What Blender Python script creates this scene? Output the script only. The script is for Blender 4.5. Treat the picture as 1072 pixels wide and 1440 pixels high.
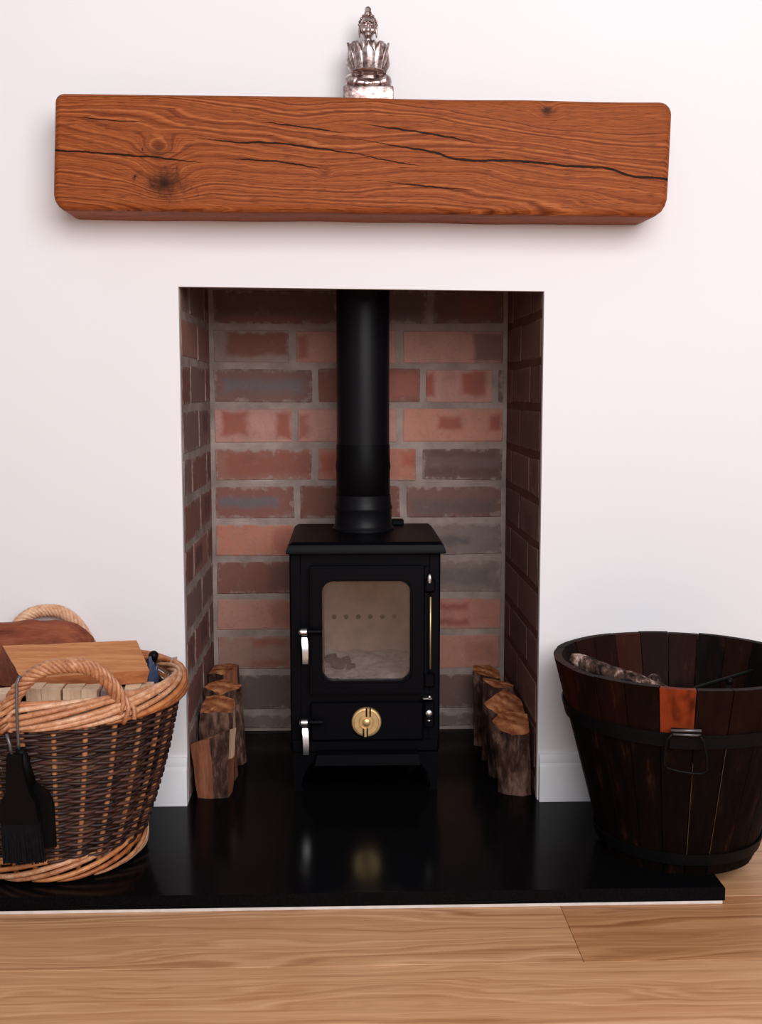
import bpy, bmesh, math, random
from mathutils import Vector, Matrix, noise
random.seed(7)
PI = math.pi
for o in list(bpy.data.objects):
    bpy.data.objects.remove(o)
SC = bpy.context.scene
COL = SC.collection

# ------------------------------------------------------------------ camera
CAM_POS = Vector((-0.03226, -1.95568, 0.72463))
YAW, PITCH, ROLL, FPX = 0.03265, 0.10564, -0.00027, 1600.0
fw = Vector((math.sin(YAW)*math.cos(PITCH), math.cos(YAW)*math.cos(PITCH), -math.sin(PITCH)))
rt = Vector((math.cos(YAW), -math.sin(YAW), 0)); up = rt.cross(fw)
rt, up = math.cos(ROLL)*rt + math.sin(ROLL)*up, -math.sin(ROLL)*rt + math.cos(ROLL)*up
cd = bpy.data.cameras.new('camera'); cam = bpy.data.objects.new('camera', cd); COL.objects.link(cam)
cd.sensor_fit = 'VERTICAL'; cd.sensor_height = 36.0; cd.sensor_width = 36.0*1072/1440
cd.lens = FPX/1440*36.0; cd.clip_start = 0.02
cam.matrix_world = Matrix(((rt.x, up.x, -fw.x, CAM_POS.x), (rt.y, up.y, -fw.y, CAM_POS.y), (rt.z, up.z, -fw.z, CAM_POS.z), (0, 0, 0, 1)))
SC.camera = cam

# ------------------------------------------------------------------ world, window light, exposure
w = bpy.data.worlds.new('world'); SC.world = w; w.use_nodes = True
bg = w.node_tree.nodes['Background']; bg.inputs[0].default_value = (1.0, 0.965, 0.985, 1); bg.inputs[1].default_value = 0.36
def area(name, loc, target, sx, sy, power, col):
    l = bpy.data.lights.new(name, 'AREA'); l.shape = 'RECTANGLE'; l.size = sx; l.size_y = sy; l.energy = power; l.color = col
    o = bpy.data.objects.new(name, l); COL.objects.link(o); o.location = loc
    o.rotation_euler = (Vector(target)-Vector(loc)).to_track_quat('-Z', 'Y').to_euler()
    return o
area('window_daylight', (0.62, -2.85, 1.72), (0.0, 0, 0.80), 2.2, 1.6, 85, (1.0, 0.98, 0.975))
vs = SC.view_settings
vs.view_transform = 'Standard'; vs.look = 'None'; vs.gamma = 1.0; vs.use_curve_mapping = False; vs.exposure = 0.0

# ------------------------------------------------------------------ node helpers
def S(r, g, b):
    f = lambda c: (c/255/12.92) if c/255 <= 0.04045 else ((c/255+0.055)/1.055)**2.4
    return (f(r), f(g), f(b), 1)
class Mat:
    def __init__(s, name):
        s.m = bpy.data.materials.new(name); s.m.use_nodes = True; s.nt = s.m.node_tree
        s.b = s.nt.nodes['Principled BSDF']
    def n(s, typ, ins=None, **props):
        nd = s.nt.nodes.new('ShaderNode'+typ)
        for k, v in props.items(): setattr(nd, k, v)
        for k, v in (ins or {}).items(): s.set(nd.inputs[k], v)
        return nd
    def set(s, sock, v):
        if isinstance(v, bpy.types.NodeSocket): s.nt.links.new(v, sock)
        else: sock.default_value = v
    def math(s, op, a, b=0.0, c=None, clamp=False):
        nd = s.n('Math', operation=op, use_clamp=clamp); s.set(nd.inputs[0], a); s.set(nd.inputs[1], b)
        if c is not None: s.set(nd.inputs[2], c)
        return nd.outputs[0]
    def mix(s, f, a, b, mode='MIX'):
        nd = s.n('Mix', data_type='RGBA', blend_type=mode); s.set(nd.inputs[0], f); s.set(nd.inputs[6], a); s.set(nd.inputs[7], b)
        return nd.outputs[2]
    def obj(s): return s.n('TexCoord').outputs['Object']
    def mapping(s, vec, scale=(1, 1, 1), loc=(0, 0, 0), rot=(0, 0, 0)):
        return s.n('Mapping', {'Vector': vec, 'Scale': scale, 'Location': loc, 'Rotation': rot}).outputs[0]
    def noise(s, vec, scale=5, detail=4, rough=0.55, dist=0.0, out='Fac'):
        return s.n('TexNoise', {'Vector': vec, 'Scale': scale, 'Detail': detail, 'Roughness': rough, 'Distortion': dist}).outputs[out]
    def ramp(s, f, stops):
        nd = s.n('ValToRGB', {'Fac': f}); e = nd.color_ramp.elements
        while len(e) < len(stops): e.new(0.5)
        for el, (p, c) in zip(e, stops): el.position = p; el.color = c
        return nd.outputs[0]
    def smooth(s, v, a, b):
        nd = s.n('MapRange', {'Value': v, 'From Min': a, 'From Max': b}, interpolation_type='SMOOTHSTEP'); return nd.outputs[0]
    def bump(s, h, strength=0.3, dist=0.002):
        s.set(s.b.inputs['Normal'], s.n('Bump', {'Height': h, 'Strength': strength, 'Distance': dist}).outputs[0])
    def out(s, col=None, rough=None, metal=None, spec=None, **kw):
        if col is not None: s.set(s.b.inputs['Base Color'], col)
        if rough is not None: s.set(s.b.inputs['Roughness'], rough)
        if metal is not None: s.set(s.b.inputs['Metallic'], metal)
        if spec is not None: s.set(s.b.inputs['Specular IOR Level'], spec)
        for k, v in kw.items(): s.set(s.b.inputs[k], v)
        return s.m
    def rnd(s): return s.n('ObjectInfo').outputs['Random']
    def shift(s, vec, amt=10.0):
        r = s.n('ObjectInfo').outputs['Random']
        c = s.n('CombineXYZ', {0: s.math('MULTIPLY', r, amt), 1: s.math('MULTIPLY', r, amt*1.7), 2: s.math('MULTIPLY', r, amt*0.6)}).outputs[0]
        return s.n('VectorMath', {0: vec, 1: c}, operation='ADD').outputs[0]

def simple(name, col, rough=0.5, metal=0.0, spec=0.5, var=0.0, scale=60, bump=0.0, stretch=(1, 1, 1)):
    m = Mat(name); v = m.mapping(m.shift(m.obj()), stretch)
    nz = m.noise(v, scale, 5)
    if var:
        dark = tuple(c*(1-var) for c in col[:3])+(1,); lite = tuple(min(1, c*(1+var)) for c in col[:3])+(1,)
        c = m.ramp(nz, [(0.3, dark), (0.7, lite)])
    else: c = col
    if bump: m.bump(nz, bump, 0.002)
    return m.out(c, rough, metal, spec)

def wood(name, stops, stretch, scale=1.0, rough=0.6, bump=0.3, spec=0.3, offs=True, tone=0.0):
    """long-grained wood: noise squeezed along the grain plus fine fibre"""
    m = Mat(name); o = m.obj()
    if offs: o = m.shift(o, 7)
    v = m.mapping(o, stretch)
    d = m.noise(v, 2.2*scale, 3, 0.5)
    f = m.noise(v, 9*scale, 6, 0.65, 0.6)
    k = m.math('ADD', m.math('MULTIPLY', d, 0.55), m.math('MULTIPLY', f, 0.45))
    if tone: k = m.math('ADD', k, m.math('MULTIPLY', m.math('SUBTRACT', m.rnd(), 0.5), tone))
    c = m.ramp(k, stops)
    m.bump(f, bump, 0.0015)
    return m.out(c, rough, 0, spec)

# ------------------------------------------------------------------ materials
M = {}
def mk_plaster():
    m = Mat('plaster'); o = m.obj()
    n1 = m.noise(o, 1.6, 3); n2 = m.noise(o, 180, 3)
    c = m.ramp(n1, [(0.3, (0.80, 0.778, 0.805, 1)), (0.7, (0.83, 0.808, 0.835, 1))])
    m.bump(n2, 0.08, 0.001)
    return m.out(c, 0.75, 0, 0.25)
M['plaster'] = mk_plaster()
M['skirting'] = simple('skirting_paint', (0.82, 0.82, 0.85, 1), 0.4, 0, 0.4, 0.02, 40, 0.03)

CRACKS = (
    (((-0.490, 1.1025), (-0.404, 1.0973), (-0.332, 1.0923), (-0.237, 1.0820)), 0.0013, (0, 1)),
    (((-0.237, 1.0907), (-0.144, 1.0869), (-0.095, 1.0806), (-0.046, 1.0732)), 0.0010, (1, 1)),
    (((-0.285, 1.1286), (-0.202, 1.1161), (-0.134, 1.1155), (-0.084, 1.1092), (-0.025, 1.1019), (0.039, 1.0935)), 0.0013, (1, 1)),
    (((-0.172, 1.1479), (-0.099, 1.1408), (-0.020, 1.1294)), 0.0010, (1, 1)),
    (((-0.465, 1.1545), (-0.397, 1.1485), (-0.331, 1.1457)), 0.0007, (1, 1)),
    (((-0.046, 1.1281), (-0.012, 1.1228), (0.037, 1.1144), (0.112, 1.1028), (0.161, 1.0910), (0.226, 1.0903), (0.286, 1.0873), (0.337, 1.0821), (0.387, 1.0802), (0.427, 1.0682), (0.494, 1.0630)), 0.0016, (1, 0)),
    (((-0.012, 1.1480), (0.007, 1.1449), (0.077, 1.1355), (0.136, 1.1260), (0.196, 1.1143)), 0.0012, (1, 1)),
    (((-0.023, 1.1030), (0.052, 1.0870), (0.101, 1.0807)), 0.0008, (1, 1)),
    (((0.022, 1.0593), (0.087, 1.0508), (0.186, 1.0436)), 0.0009, (1, 1)),
)
KNOTS = ((-0.314, 1.052, 0.020, 1.0), (-0.324, 1.103, 0.013, 0.45), (0.293, 1.168, 0.008, 0.9), (-0.061, 1.069, 0.006, 0.4))
def mk_beam():
    m = Mat('oak_beam'); o = m.obj()
    sep = m.n('SeparateXYZ', {0: o}); x, y, z = sep.outputs
    # growth field: height warped by large slow noise gives cathedral figure
    warp = m.noise(m.mapping(o, (2.6, 2.0, 9.0), (3.1, 0, 0.4)), 1.0, 2.0, 0.45)
    fld = m.math('ADD', m.math('ADD', z, m.math('MULTIPLY', y, 0.9)), m.math('MULTIPLY', warp, 0.10))
    fld = m.math('ADD', fld, m.math('MULTIPLY', x, 0.075))
    kmask = 0.0
    kn = m.noise(m.mapping(o, (70, 70, 55)), 1.0, 3, 0.6)
    for kx, kz, kr, ks in KNOTS:
        dx = m.math('MULTIPLY', m.math('SUBTRACT', x, kx), 0.75); dz = m.math('SUBTRACT', z, kz)
        d2 = m.math('ADD', m.math('MULTIPLY', dx, dx), m.math('MULTIPLY', dz, dz))
        g = m.math('POWER', 2.718, m.math('MULTIPLY', d2, -1/(kr*kr*3)))
        fld = m.math('ADD', fld, m.math('MULTIPLY', g, kr*1.6))
        core = m.math('POWER', 2.718, m.math('MULTIPLY', m.math('MULTIPLY', d2, m.math('MULTIPLY_ADD', kn, 3.2, -0.9)), -1/(kr*kr*0.62)))
        kmask = m.math('MAXIMUM', kmask, m.math('MULTIPLY', core, ks))
    jit = m.noise(m.mapping(o, (14, 14, 70)), 1.0, 4, 0.6)
    fl2 = m.math('ADD', m.math('MULTIPLY', fld, 260), m.math('MULTIPLY', jit, 2.0))
    ring = m.n('TexNoise', {'W': fl2, 'Scale': 1.0, 'Detail': 2.0, 'Roughness': 0.6}, noise_dimensions='1D').outputs['Fac']
    fibre = m.noise(m.mapping(o, (9, 60, 320)), 1.0, 4, 0.65, 0.3)
    pores = m.noise(m.mapping(o, (38, 300, 900)), 1.0, 2, 0.5)
    blot = m.noise(m.mapping(o, (3.5, 5, 9)), 1.0, 3, 0.55)
    k = m.math('ADD', m.math('MULTIPLY', ring, 0.66), m.math('MULTIPLY', fibre, 0.34))
    c = m.ramp(k, [(0.27, S(82, 33, 12)), (0.42, S(127, 62, 29)), (0.55, S(150, 79, 40)), (0.72, S(174, 101, 57))])
    c = m.mix(m.math('MULTIPLY', m.smooth(pores, 0.55, 0.66), 0.7), c, S(84, 36, 13))
    c = m.mix(m.math('MULTIPLY', m.smooth(blot, 0.52, 0.78), 0.5), c, S(112, 53, 22))
    c = m.mix(kmask, c, S(46, 20, 10))
    crack = 0.0
    zw = m.math('ADD', z, m.math('MULTIPLY', m.math('SUBTRACT', m.noise(m.mapping(o, (40, 1, 40)), 1.0, 3), 0.5), 0.006))
    for pts, wd, (ta, tb) in CRACKS:
        x0, x1 = pts[0][0], pts[-1][0]
        t = m.math('DIVIDE', m.math('SUBTRACT', x, x0), x1-x0)
        fc = m.n('FloatCurve', {'Value': t}); cv = fc.mapping.curves[0]
        z0 = min(p[1] for p in pts)-0.001; zr = max(p[1] for p in pts)-z0+0.001
        P = [((p[0]-x0)/(x1-x0), (p[1]-z0)/zr) for p in pts]
        cv.points[0].location = P[0]; cv.points[1].location = P[-1]
        for q in P[1:-1]: cv.points.new(*q)
        fc.mapping.update()
        zc = m.math('MULTIPLY_ADD', fc.outputs[0], zr, z0)
        d = m.math('ABSOLUTE', m.math('SUBTRACT', zw, zc))
        wdt = wd
        if ta: wdt = m.math('MULTIPLY', wdt, m.smooth(t, 0.0, 0.35))
        if tb: wdt = m.math('MULTIPLY', wdt, m.smooth(t, 1.0, 0.65))
        inside = m.math('MULTIPLY', m.math('GREATER_THAN', t, 0.0), m.math('LESS_THAN', t, 1.0))
        k2 = m.math('SUBTRACT', 1.0, m.math('DIVIDE', d, m.math('ADD', m.math('MULTIPLY', wdt, 1.5), 1e-5)), clamp=True)
        crack = m.math('MAXIMUM', crack, m.math('MULTIPLY', k2, inside))
    cs = m.smooth(crack, 0.0, 0.55)
    c = m.mix(cs, c, S(30, 12, 6))
    h = m.math('SUBTRACT', m.math('MULTIPLY', k, 0.35), m.math('MULTIPLY', cs, 1.0))
    m.bump(h, 0.5, 0.002)
    return m.out(c, 0.55, 0, 0.10)
M['beam'] = mk_beam()

def mk_floor():
    m = Mat('oak_laminate'); o = m.shift(m.obj(), 9)
    warp = m.noise(m.mapping(o, (1.6, 9, 1)), 1.0, 3, 0.5)
    sep = m.n('SeparateXYZ', {0: o})
    fld = m.math('ADD', m.math('MULTIPLY', sep.outputs[1], 70), m.math('MULTIPLY', warp, 13))
    ring = m.n('TexNoise', {'W': fld, 'Scale': 1.0, 'Detail': 2.0, 'Roughness': 0.6}, noise_dimensions='1D').outputs['Fac']
    fibre = m.noise(m.mapping(o, (8, 260, 1)), 1.0, 4, 0.6)
    k = m.math('ADD', m.math('MULTIPLY', ring, 0.6), m.math('MULTIPLY', fibre, 0.4))
    c = m.ramp(k, [(0.26, S(146, 94, 60)), (0.44, S(184, 134, 94)), (0.60, S(204, 156, 116)), (0.75, S(218, 175, 136))])
    tone = m.n('Attribute', attribute_type='OBJECT', attribute_name='tone').outputs['Color']
    c = m.mix(1.0, c, tone, 'MULTIPLY')
    m.bump(k, 0.06, 0.001)
    return m.out(c, 0.38, 0, 0.35)
M['floor'] = mk_floor()
M['joint'] = simple('plank_joint', S(70, 42, 24), 0.8)

def mk_hearth():
    m = Mat('black_granite'); o = m.obj()
    n1 = m.noise(o, 420, 2); n2 = m.noise(o, 3, 3)
    c = m.ramp(n1, [(0.45, (0.0022, 0.0020, 0.0026, 1)), (0.75, (0.006, 0.0055, 0.0065, 1))])
    r = m.math('ADD', 0.10, m.math('MULTIPLY', n2, 0.10))
    return m.out(c, r, 0, 0.045)
M['hearth'] = mk_hearth()
M['grout'] = simple('white_grout', S(214, 205, 200), 0.8, 0, 0.3, 0.12, 45, 0.2)

def mk_brick():
    m = Mat('old_brick'); o = m.obj(); os = m.shift(o, 13)
    at = lambda nm: m.n('Attribute', attribute_type='OBJECT', attribute_name=nm)
    base = at('bcol').outputs['Color']; pcol = at('pcol').outputs['Color']
    wob = m.n('TexNoise', {'Vector': os, 'Scale': 30.0, 'Detail': 4.0}).outputs['Color']
    wv = m.n('VectorMath', {0: wob, 1: (0.5, 0.5, 0.5)}, operation='SUBTRACT').outputs[0]
    wv = m.n('VectorMath', {0: wv, 'Scale': 0.022}, operation='SCALE').outputs[0]
    ow = m.n('VectorMath', {0: o, 1: wv}, operation='ADD').outputs[0]
    sep = m.n('SeparateXYZ', {0: ow}); x, _, z = sep.outputs
    mask = 0.0
    for nm in ('patch_a', 'patch_b'):
        a = at(nm); sp = m.n('SeparateColor', {0: a.outputs['Color']})
        qx = m.math('SUBTRACT', m.math('ABSOLUTE', m.math('SUBTRACT', x, sp.outputs[0])), sp.outputs[2])
        qz = m.math('SUBTRACT', m.math('ABSOLUTE', m.math('SUBTRACT', z, sp.outputs[1])), a.outputs['Alpha'])
        mask = m.math('MAXIMUM', mask, m.smooth(m.math('MAXIMUM', qx, qz), 0.008, -0.007))
    n1 = m.noise(os, 22, 5, 0.6); n2 = m.noise(os, 160, 4, 0.65); n3 = m.noise(os, 60, 4, 0.6)
    c = m.mix(m.math('MULTIPLY', mask, 0.92), base, pcol)
    c = m.mix(m.math('MULTIPLY', m.smooth(n1, 0.42, 0.75), 0.35), c, S(98, 72, 66))
    c = m.mix(m.math('MULTIPLY', m.smooth(n2, 0.5, 0.8), 0.30), c, S(70, 42, 36))
    # lime smears creeping in from the joints
    hs = at('half').outputs['Color']; sh = m.n('SeparateColor', {0: hs})
    ex = m.math('SUBTRACT', m.math('ABSOLUTE', x), sh.outputs[0]); ez = m.math('SUBTRACT', m.math('ABSOLUTE', z), sh.outputs[2])
    edge = m.smooth(m.math('ADD', m.math('MAXIMUM', ex, ez), m.math('MULTIPLY', m.math('SUBTRACT', n3, 0.45), 0.045)), -0.006, 0.004)
    sm = at('smear').outputs['Fac']
    c = m.mix(m.math('MULTIPLY', edge, m.math('MINIMUM', m.math('MULTIPLY', sm, 1.7), 0.95)), c, S(158, 140, 132))
    c = m.mix(0.20, c, S(165, 142, 134))
    c = m.mix(m.math('MULTIPLY', m.smooth(m.noise(os, 30, 5, 0.7), 0.54, 0.70), m.math('MULTIPLY', sm, 0.55)), c, S(142, 128, 122))
    m.bump(m.math('ADD', n2, n1), 0.45, 0.002)
    return m.out(c, 0.9, 0, 0.15)
M['brick'] = mk_brick()
def mk_mortar():
    m = Mat('lime_mortar'); o = m.obj()
    n1 = m.noise(o, 14, 5, 0.6); n2 = m.noise(o, 200, 4, 0.7)
    c = m.ramp(n1, [(0.3, S(136, 120, 114)), (0.55, S(164, 147, 140)), (0.75, S(182, 166, 158))])
    m.bump(m.math('ADD', n2, n1), 0.5, 0.003)
    return m.out(c, 0.95, 0, 0.1)
M['mortar'] = mk_mortar()
M['mortar_brown_shade'] = simple('brown_shade_mortar', S(100, 66, 58), 0.95, 0, 0.1, 0.2, 14, 0.4)  # brown mortar, darkened further to carry the right reveal's shade
M['soot'] = simple('sooty_plate', (0.004, 0.004, 0.004, 1), 0.9, 0, 0.1)

M['stove'] = simple('stove_paint', (0.0020, 0.0019, 0.0032, 1), 0.42, 0, 0.07, 0.15, 300, 0.05)
M['pipe'] = simple('flue_enamel', (0.0045, 0.0042, 0.0060, 1), 0.40, 0, 0.16, 0.1, 120, 0.02)
M['pipe_dark'] = simple('flue_sleeve_enamel', (0.0025, 0.0022, 0.003, 1), 0.45, 0, 0.08, 0.1, 120, 0.02)
M['steel'] = simple('polished_steel', (0.72, 0.71, 0.72, 1), 0.28, 1.0, 0.5, 0.05, 90, 0.02)
M['brass'] = simple('brushed_brass', S(226, 192, 138), 0.42, 0.8, 0.5, 0.12, 90, 0.05)
def mk_glass():
    m = Mat('stove_glass'); nt = m.nt; nt.nodes.remove(m.b)
    o = m.obj(); hz = m.noise(m.mapping(o, (10, 10, 4)), 1.2, 4)
    tr = m.n('BsdfTransparent', {0: (0.93, 0.91, 0.9, 1)}); gl = m.n('BsdfGlossy', {0: (1, 1, 1, 1), 'Roughness': 0.04})
    di = m.n('BsdfDiffuse', {0: (0.32, 0.27, 0.25, 1)})
    f = m.math('MULTIPLY', m.smooth(hz, 0.40, 0.8), 0.09)
    m1 = m.n('MixShader', {0: m.math('ADD', f, 0.015), 1: tr.outputs[0], 2: di.outputs[0]})
    m2 = m.n('MixShader', {0: 0.05, 1: m1.outputs[0], 2: gl.outputs[0]})
    nt.links.new(m2.outputs[0], nt.nodes['Material Output'].inputs[0]); return m.m
M['glass'] = mk_glass()
M['firebrick'] = simple('firebrick', S(150, 126, 120), 0.95, 0, 0.1, 0.22, 26, 0.3)
M['ash'] = simple('grey_ash', S(152, 142, 140), 1.0, 0, 0.1, 0.35, 70, 0.8)
M['char'] = simple('charcoal', (0.012, 0.011, 0.011, 1), 0.9, 0, 0.2, 0.4, 90, 0.6)

M['wicker'] = wood('buff_willow', [(0.25, S(140, 80, 50)), (0.48, S(194, 136, 98)), (0.75, S(232, 192, 160))], (30, 30, 30), 1, 0.38, 0.15, 0.4, tone=0.3)
M['wicker_or'] = wood('amber_willow', [(0.3, S(128, 66, 34)), (0.5, S(176, 104, 60)), (0.72, S(206, 142, 92))], (30, 30, 30), 1, 0.38, 0.15, 0.4, tone=0.3)
M['stake'] = wood('stake_willow', [(0.3, S(140, 84, 52)), (0.7, S(196, 138, 96))], (20, 20, 60), 1, 0.5, 0.15, 0.3)
def mk_weave():
    m = Mat('brown_willow'); g = m.n('Attribute', attribute_type='GEOMETRY', attribute_name='rod').outputs['Fac']
    o = m.obj(); n1 = m.noise(o, 40, 4)
    k = m.math('ADD', m.math('MULTIPLY', g, 0.65), m.math('MULTIPLY', n1, 0.35))
    c = m.ramp(k, [(0.15, S(32, 18, 16)), (0.45, S(50, 29, 26)), (0.72, S(70, 42, 35)), (0.95, S(112, 72, 56))])
    return m.out(c, 0.5, 0, 0.35)
M['weave'] = mk_weave()
M['split'] = wood('split_wood', [(0.3, S(160, 92, 50)), (0.5, S(192, 126, 78)), (0.7, S(212, 154, 104))], (4, 30, 30), 1, 0.7, 0.4)
M['split_orange'] = wood('orange_heartwood', [(0.3, S(122, 62, 28)), (0.5, S(156, 88, 46)), (0.7, S(182, 114, 66))], (4, 30, 30), 1, 0.7, 0.4)
M['split_dark'] = wood('red_heartwood', [(0.3, S(84, 36, 20)), (0.5, S(126, 62, 38)), (0.7, S(152, 86, 56))], (5, 30, 30), 1, 0.7, 0.5)
M['kindling'] = wood('pale_kindling', [(0.3, S(186, 148, 116)), (0.5, S(212, 180, 150)), (0.7, S(228, 202, 176))], (40, 40, 5), 1, 0.7, 0.3)
M['log_side'] = wood('log_split_face', [(0.3, S(86, 46, 30)), (0.5, S(124, 72, 50)), (0.7, S(156, 100, 72))], (24, 24, 3), 1, 0.75, 0.6)
M['sap'] = wood('pale_sapwood', [(0.3, S(190, 150, 120)), (0.7, S(226, 194, 164))], (24, 24, 4), 1, 0.75, 0.3)
def mk_bark(name, a, b, c_, lo=0.32, hi=0.70):
    m = Mat(name); o = m.shift(m.obj(), 5); v = m.mapping(o, (70, 70, 22))
    n1 = m.noise(v, 1.0, 6, 0.65, 0.4); n2 = m.noise(o, 18, 3)
    k = m.math('ADD', m.math('MULTIPLY', n1, 0.65), m.math('MULTIPLY', n2, 0.35))
    c = m.ramp(k, [(lo, a), (0.5, b), (hi, c_)]); m.bump(n1, 0.9, 0.004)
    return m.out(c, 0.85, 0, 0.15)
M['bark'] = mk_bark('dark_bark', S(26, 15, 12), S(66, 44, 37), S(122, 92, 80), 0.38, 0.64)
M['bark_mottle'] = mk_bark('mottled_bark', S(18, 12, 10), S(84, 62, 54), S(190, 162, 150), 0.42, 0.60)
def mk_endgrain():
    m = Mat('end_grain'); o = m.shift(m.obj(), 0.04)
    d = m.n('VectorMath', {0: m.mapping(o, (1, 1, 0))}, operation='LENGTH').outputs['Value']
    w_ = m.math('ADD', m.math('MULTIPLY', d, 260), m.math('MULTIPLY', m.noise(o, 25, 3), 9))
    rg = m.math('SINE', w_); n = m.noise(o, 50, 5)
    k = m.math('ADD', m.math('MULTIPLY', rg, 0.10), n)
    c = m.ramp(k, [(0.3, S(118, 64, 38)), (0.5, S(158, 95, 60)), (0.72, S(190, 132, 90))]); m.bump(k, 0.15, 0.001)
    return m.out(c, 0.8, 0, 0.2)
M['end'] = mk_endgrain()
def mk_stave():
    m = Mat('charred_stave'); o = m.obj(); os = m.shift(o, 11)
    tint = m.n('Attribute', attribute_type='OBJECT', attribute_name='tint').outputs['Color']
    warm = m.n('Attribute', attribute_type='OBJECT', attribute_name='warm').outputs['Fac']
    zs = m.n('SeparateXYZ', {0: o}).outputs[2]; zm = m.smooth(m.math('ADD', zs, m.math('MULTIPLY', m.noise(os, 30, 2), 0.03)), 0.226, 0.246)
    v = m.mapping(os, (60, 60, 5)); n1 = m.noise(v, 1.0, 5, 0.6); n2 = m.noise(m.mapping(os, (20, 20, 9)), 1.0, 3)
    c = m.ramp(n1, [(0.3, S(6, 3, 3)), (0.55, S(15, 7, 6)), (0.8, S(30, 14, 11))])
    c = m.mix(m.math('MULTIPLY', m.math('MULTIPLY', m.smooth(n2, 0.22, 0.42), zm), warm), c, tint)
    c = m.mix(m.math('MULTIPLY', m.smooth(n1, 0.62, 0.72), 0.22), c, S(84, 42, 26))
    m.bump(n1, 0.5, 0.002)
    return m.out(c, 0.6, 0, 0.06)
M['stave'] = mk_stave()
M['gap'] = simple('raw_wood_edge', S(84, 60, 46), 0.8, 0, 0.2, 0.2, 60)
M['iron'] = simple('black_iron', (0.0035, 0.0035, 0.004, 1), 0.5, 0.0, 0.10, 0.2, 150, 0.2)
M['wire'] = simple('grey_wire', (0.16, 0.15, 0.16, 1), 0.4, 0.7, 0.5)
M['tool'] = simple('black_tool_enamel', (0.003, 0.003, 0.0036, 1), 0.45, 0, 0.10, 0.2, 80, 0.05)
M['bristle'] = simple('black_bristle', (0.005, 0.0055, 0.007, 1), 0.8, 0, 0.1, 0.5, 500, 0.5, (1, 1, 0.05))
M['blue'] = simple('blue_wrapper', S(58, 68, 100), 0.45, 0, 0.5, 0.35, 40, 0.5)
M['grey_wood'] = simple('weathered_stick', S(160, 138, 134), 0.8, 0, 0.2, 0.2, 60, 0.3, (4, 4, 1))
def mk_silver():
    m = Mat('antique_silver'); o = m.obj()
    n1 = m.noise(o, 150, 4, 0.6); n2 = m.noise(o, 60, 3)
    k = m.math('ADD', m.math('MULTIPLY', n1, 0.5), m.math('MULTIPLY', n2, 0.5))
    c = m.ramp(k, [(0.36, S(92, 66, 62)), (0.50, S(168, 146, 142)), (0.62, S(226, 214, 212))])
    m.bump(n1, 0.25, 0.001)
    return m.out(c, 0.30, 0.9, 0.5)
M['silver'] = mk_silver()

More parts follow.
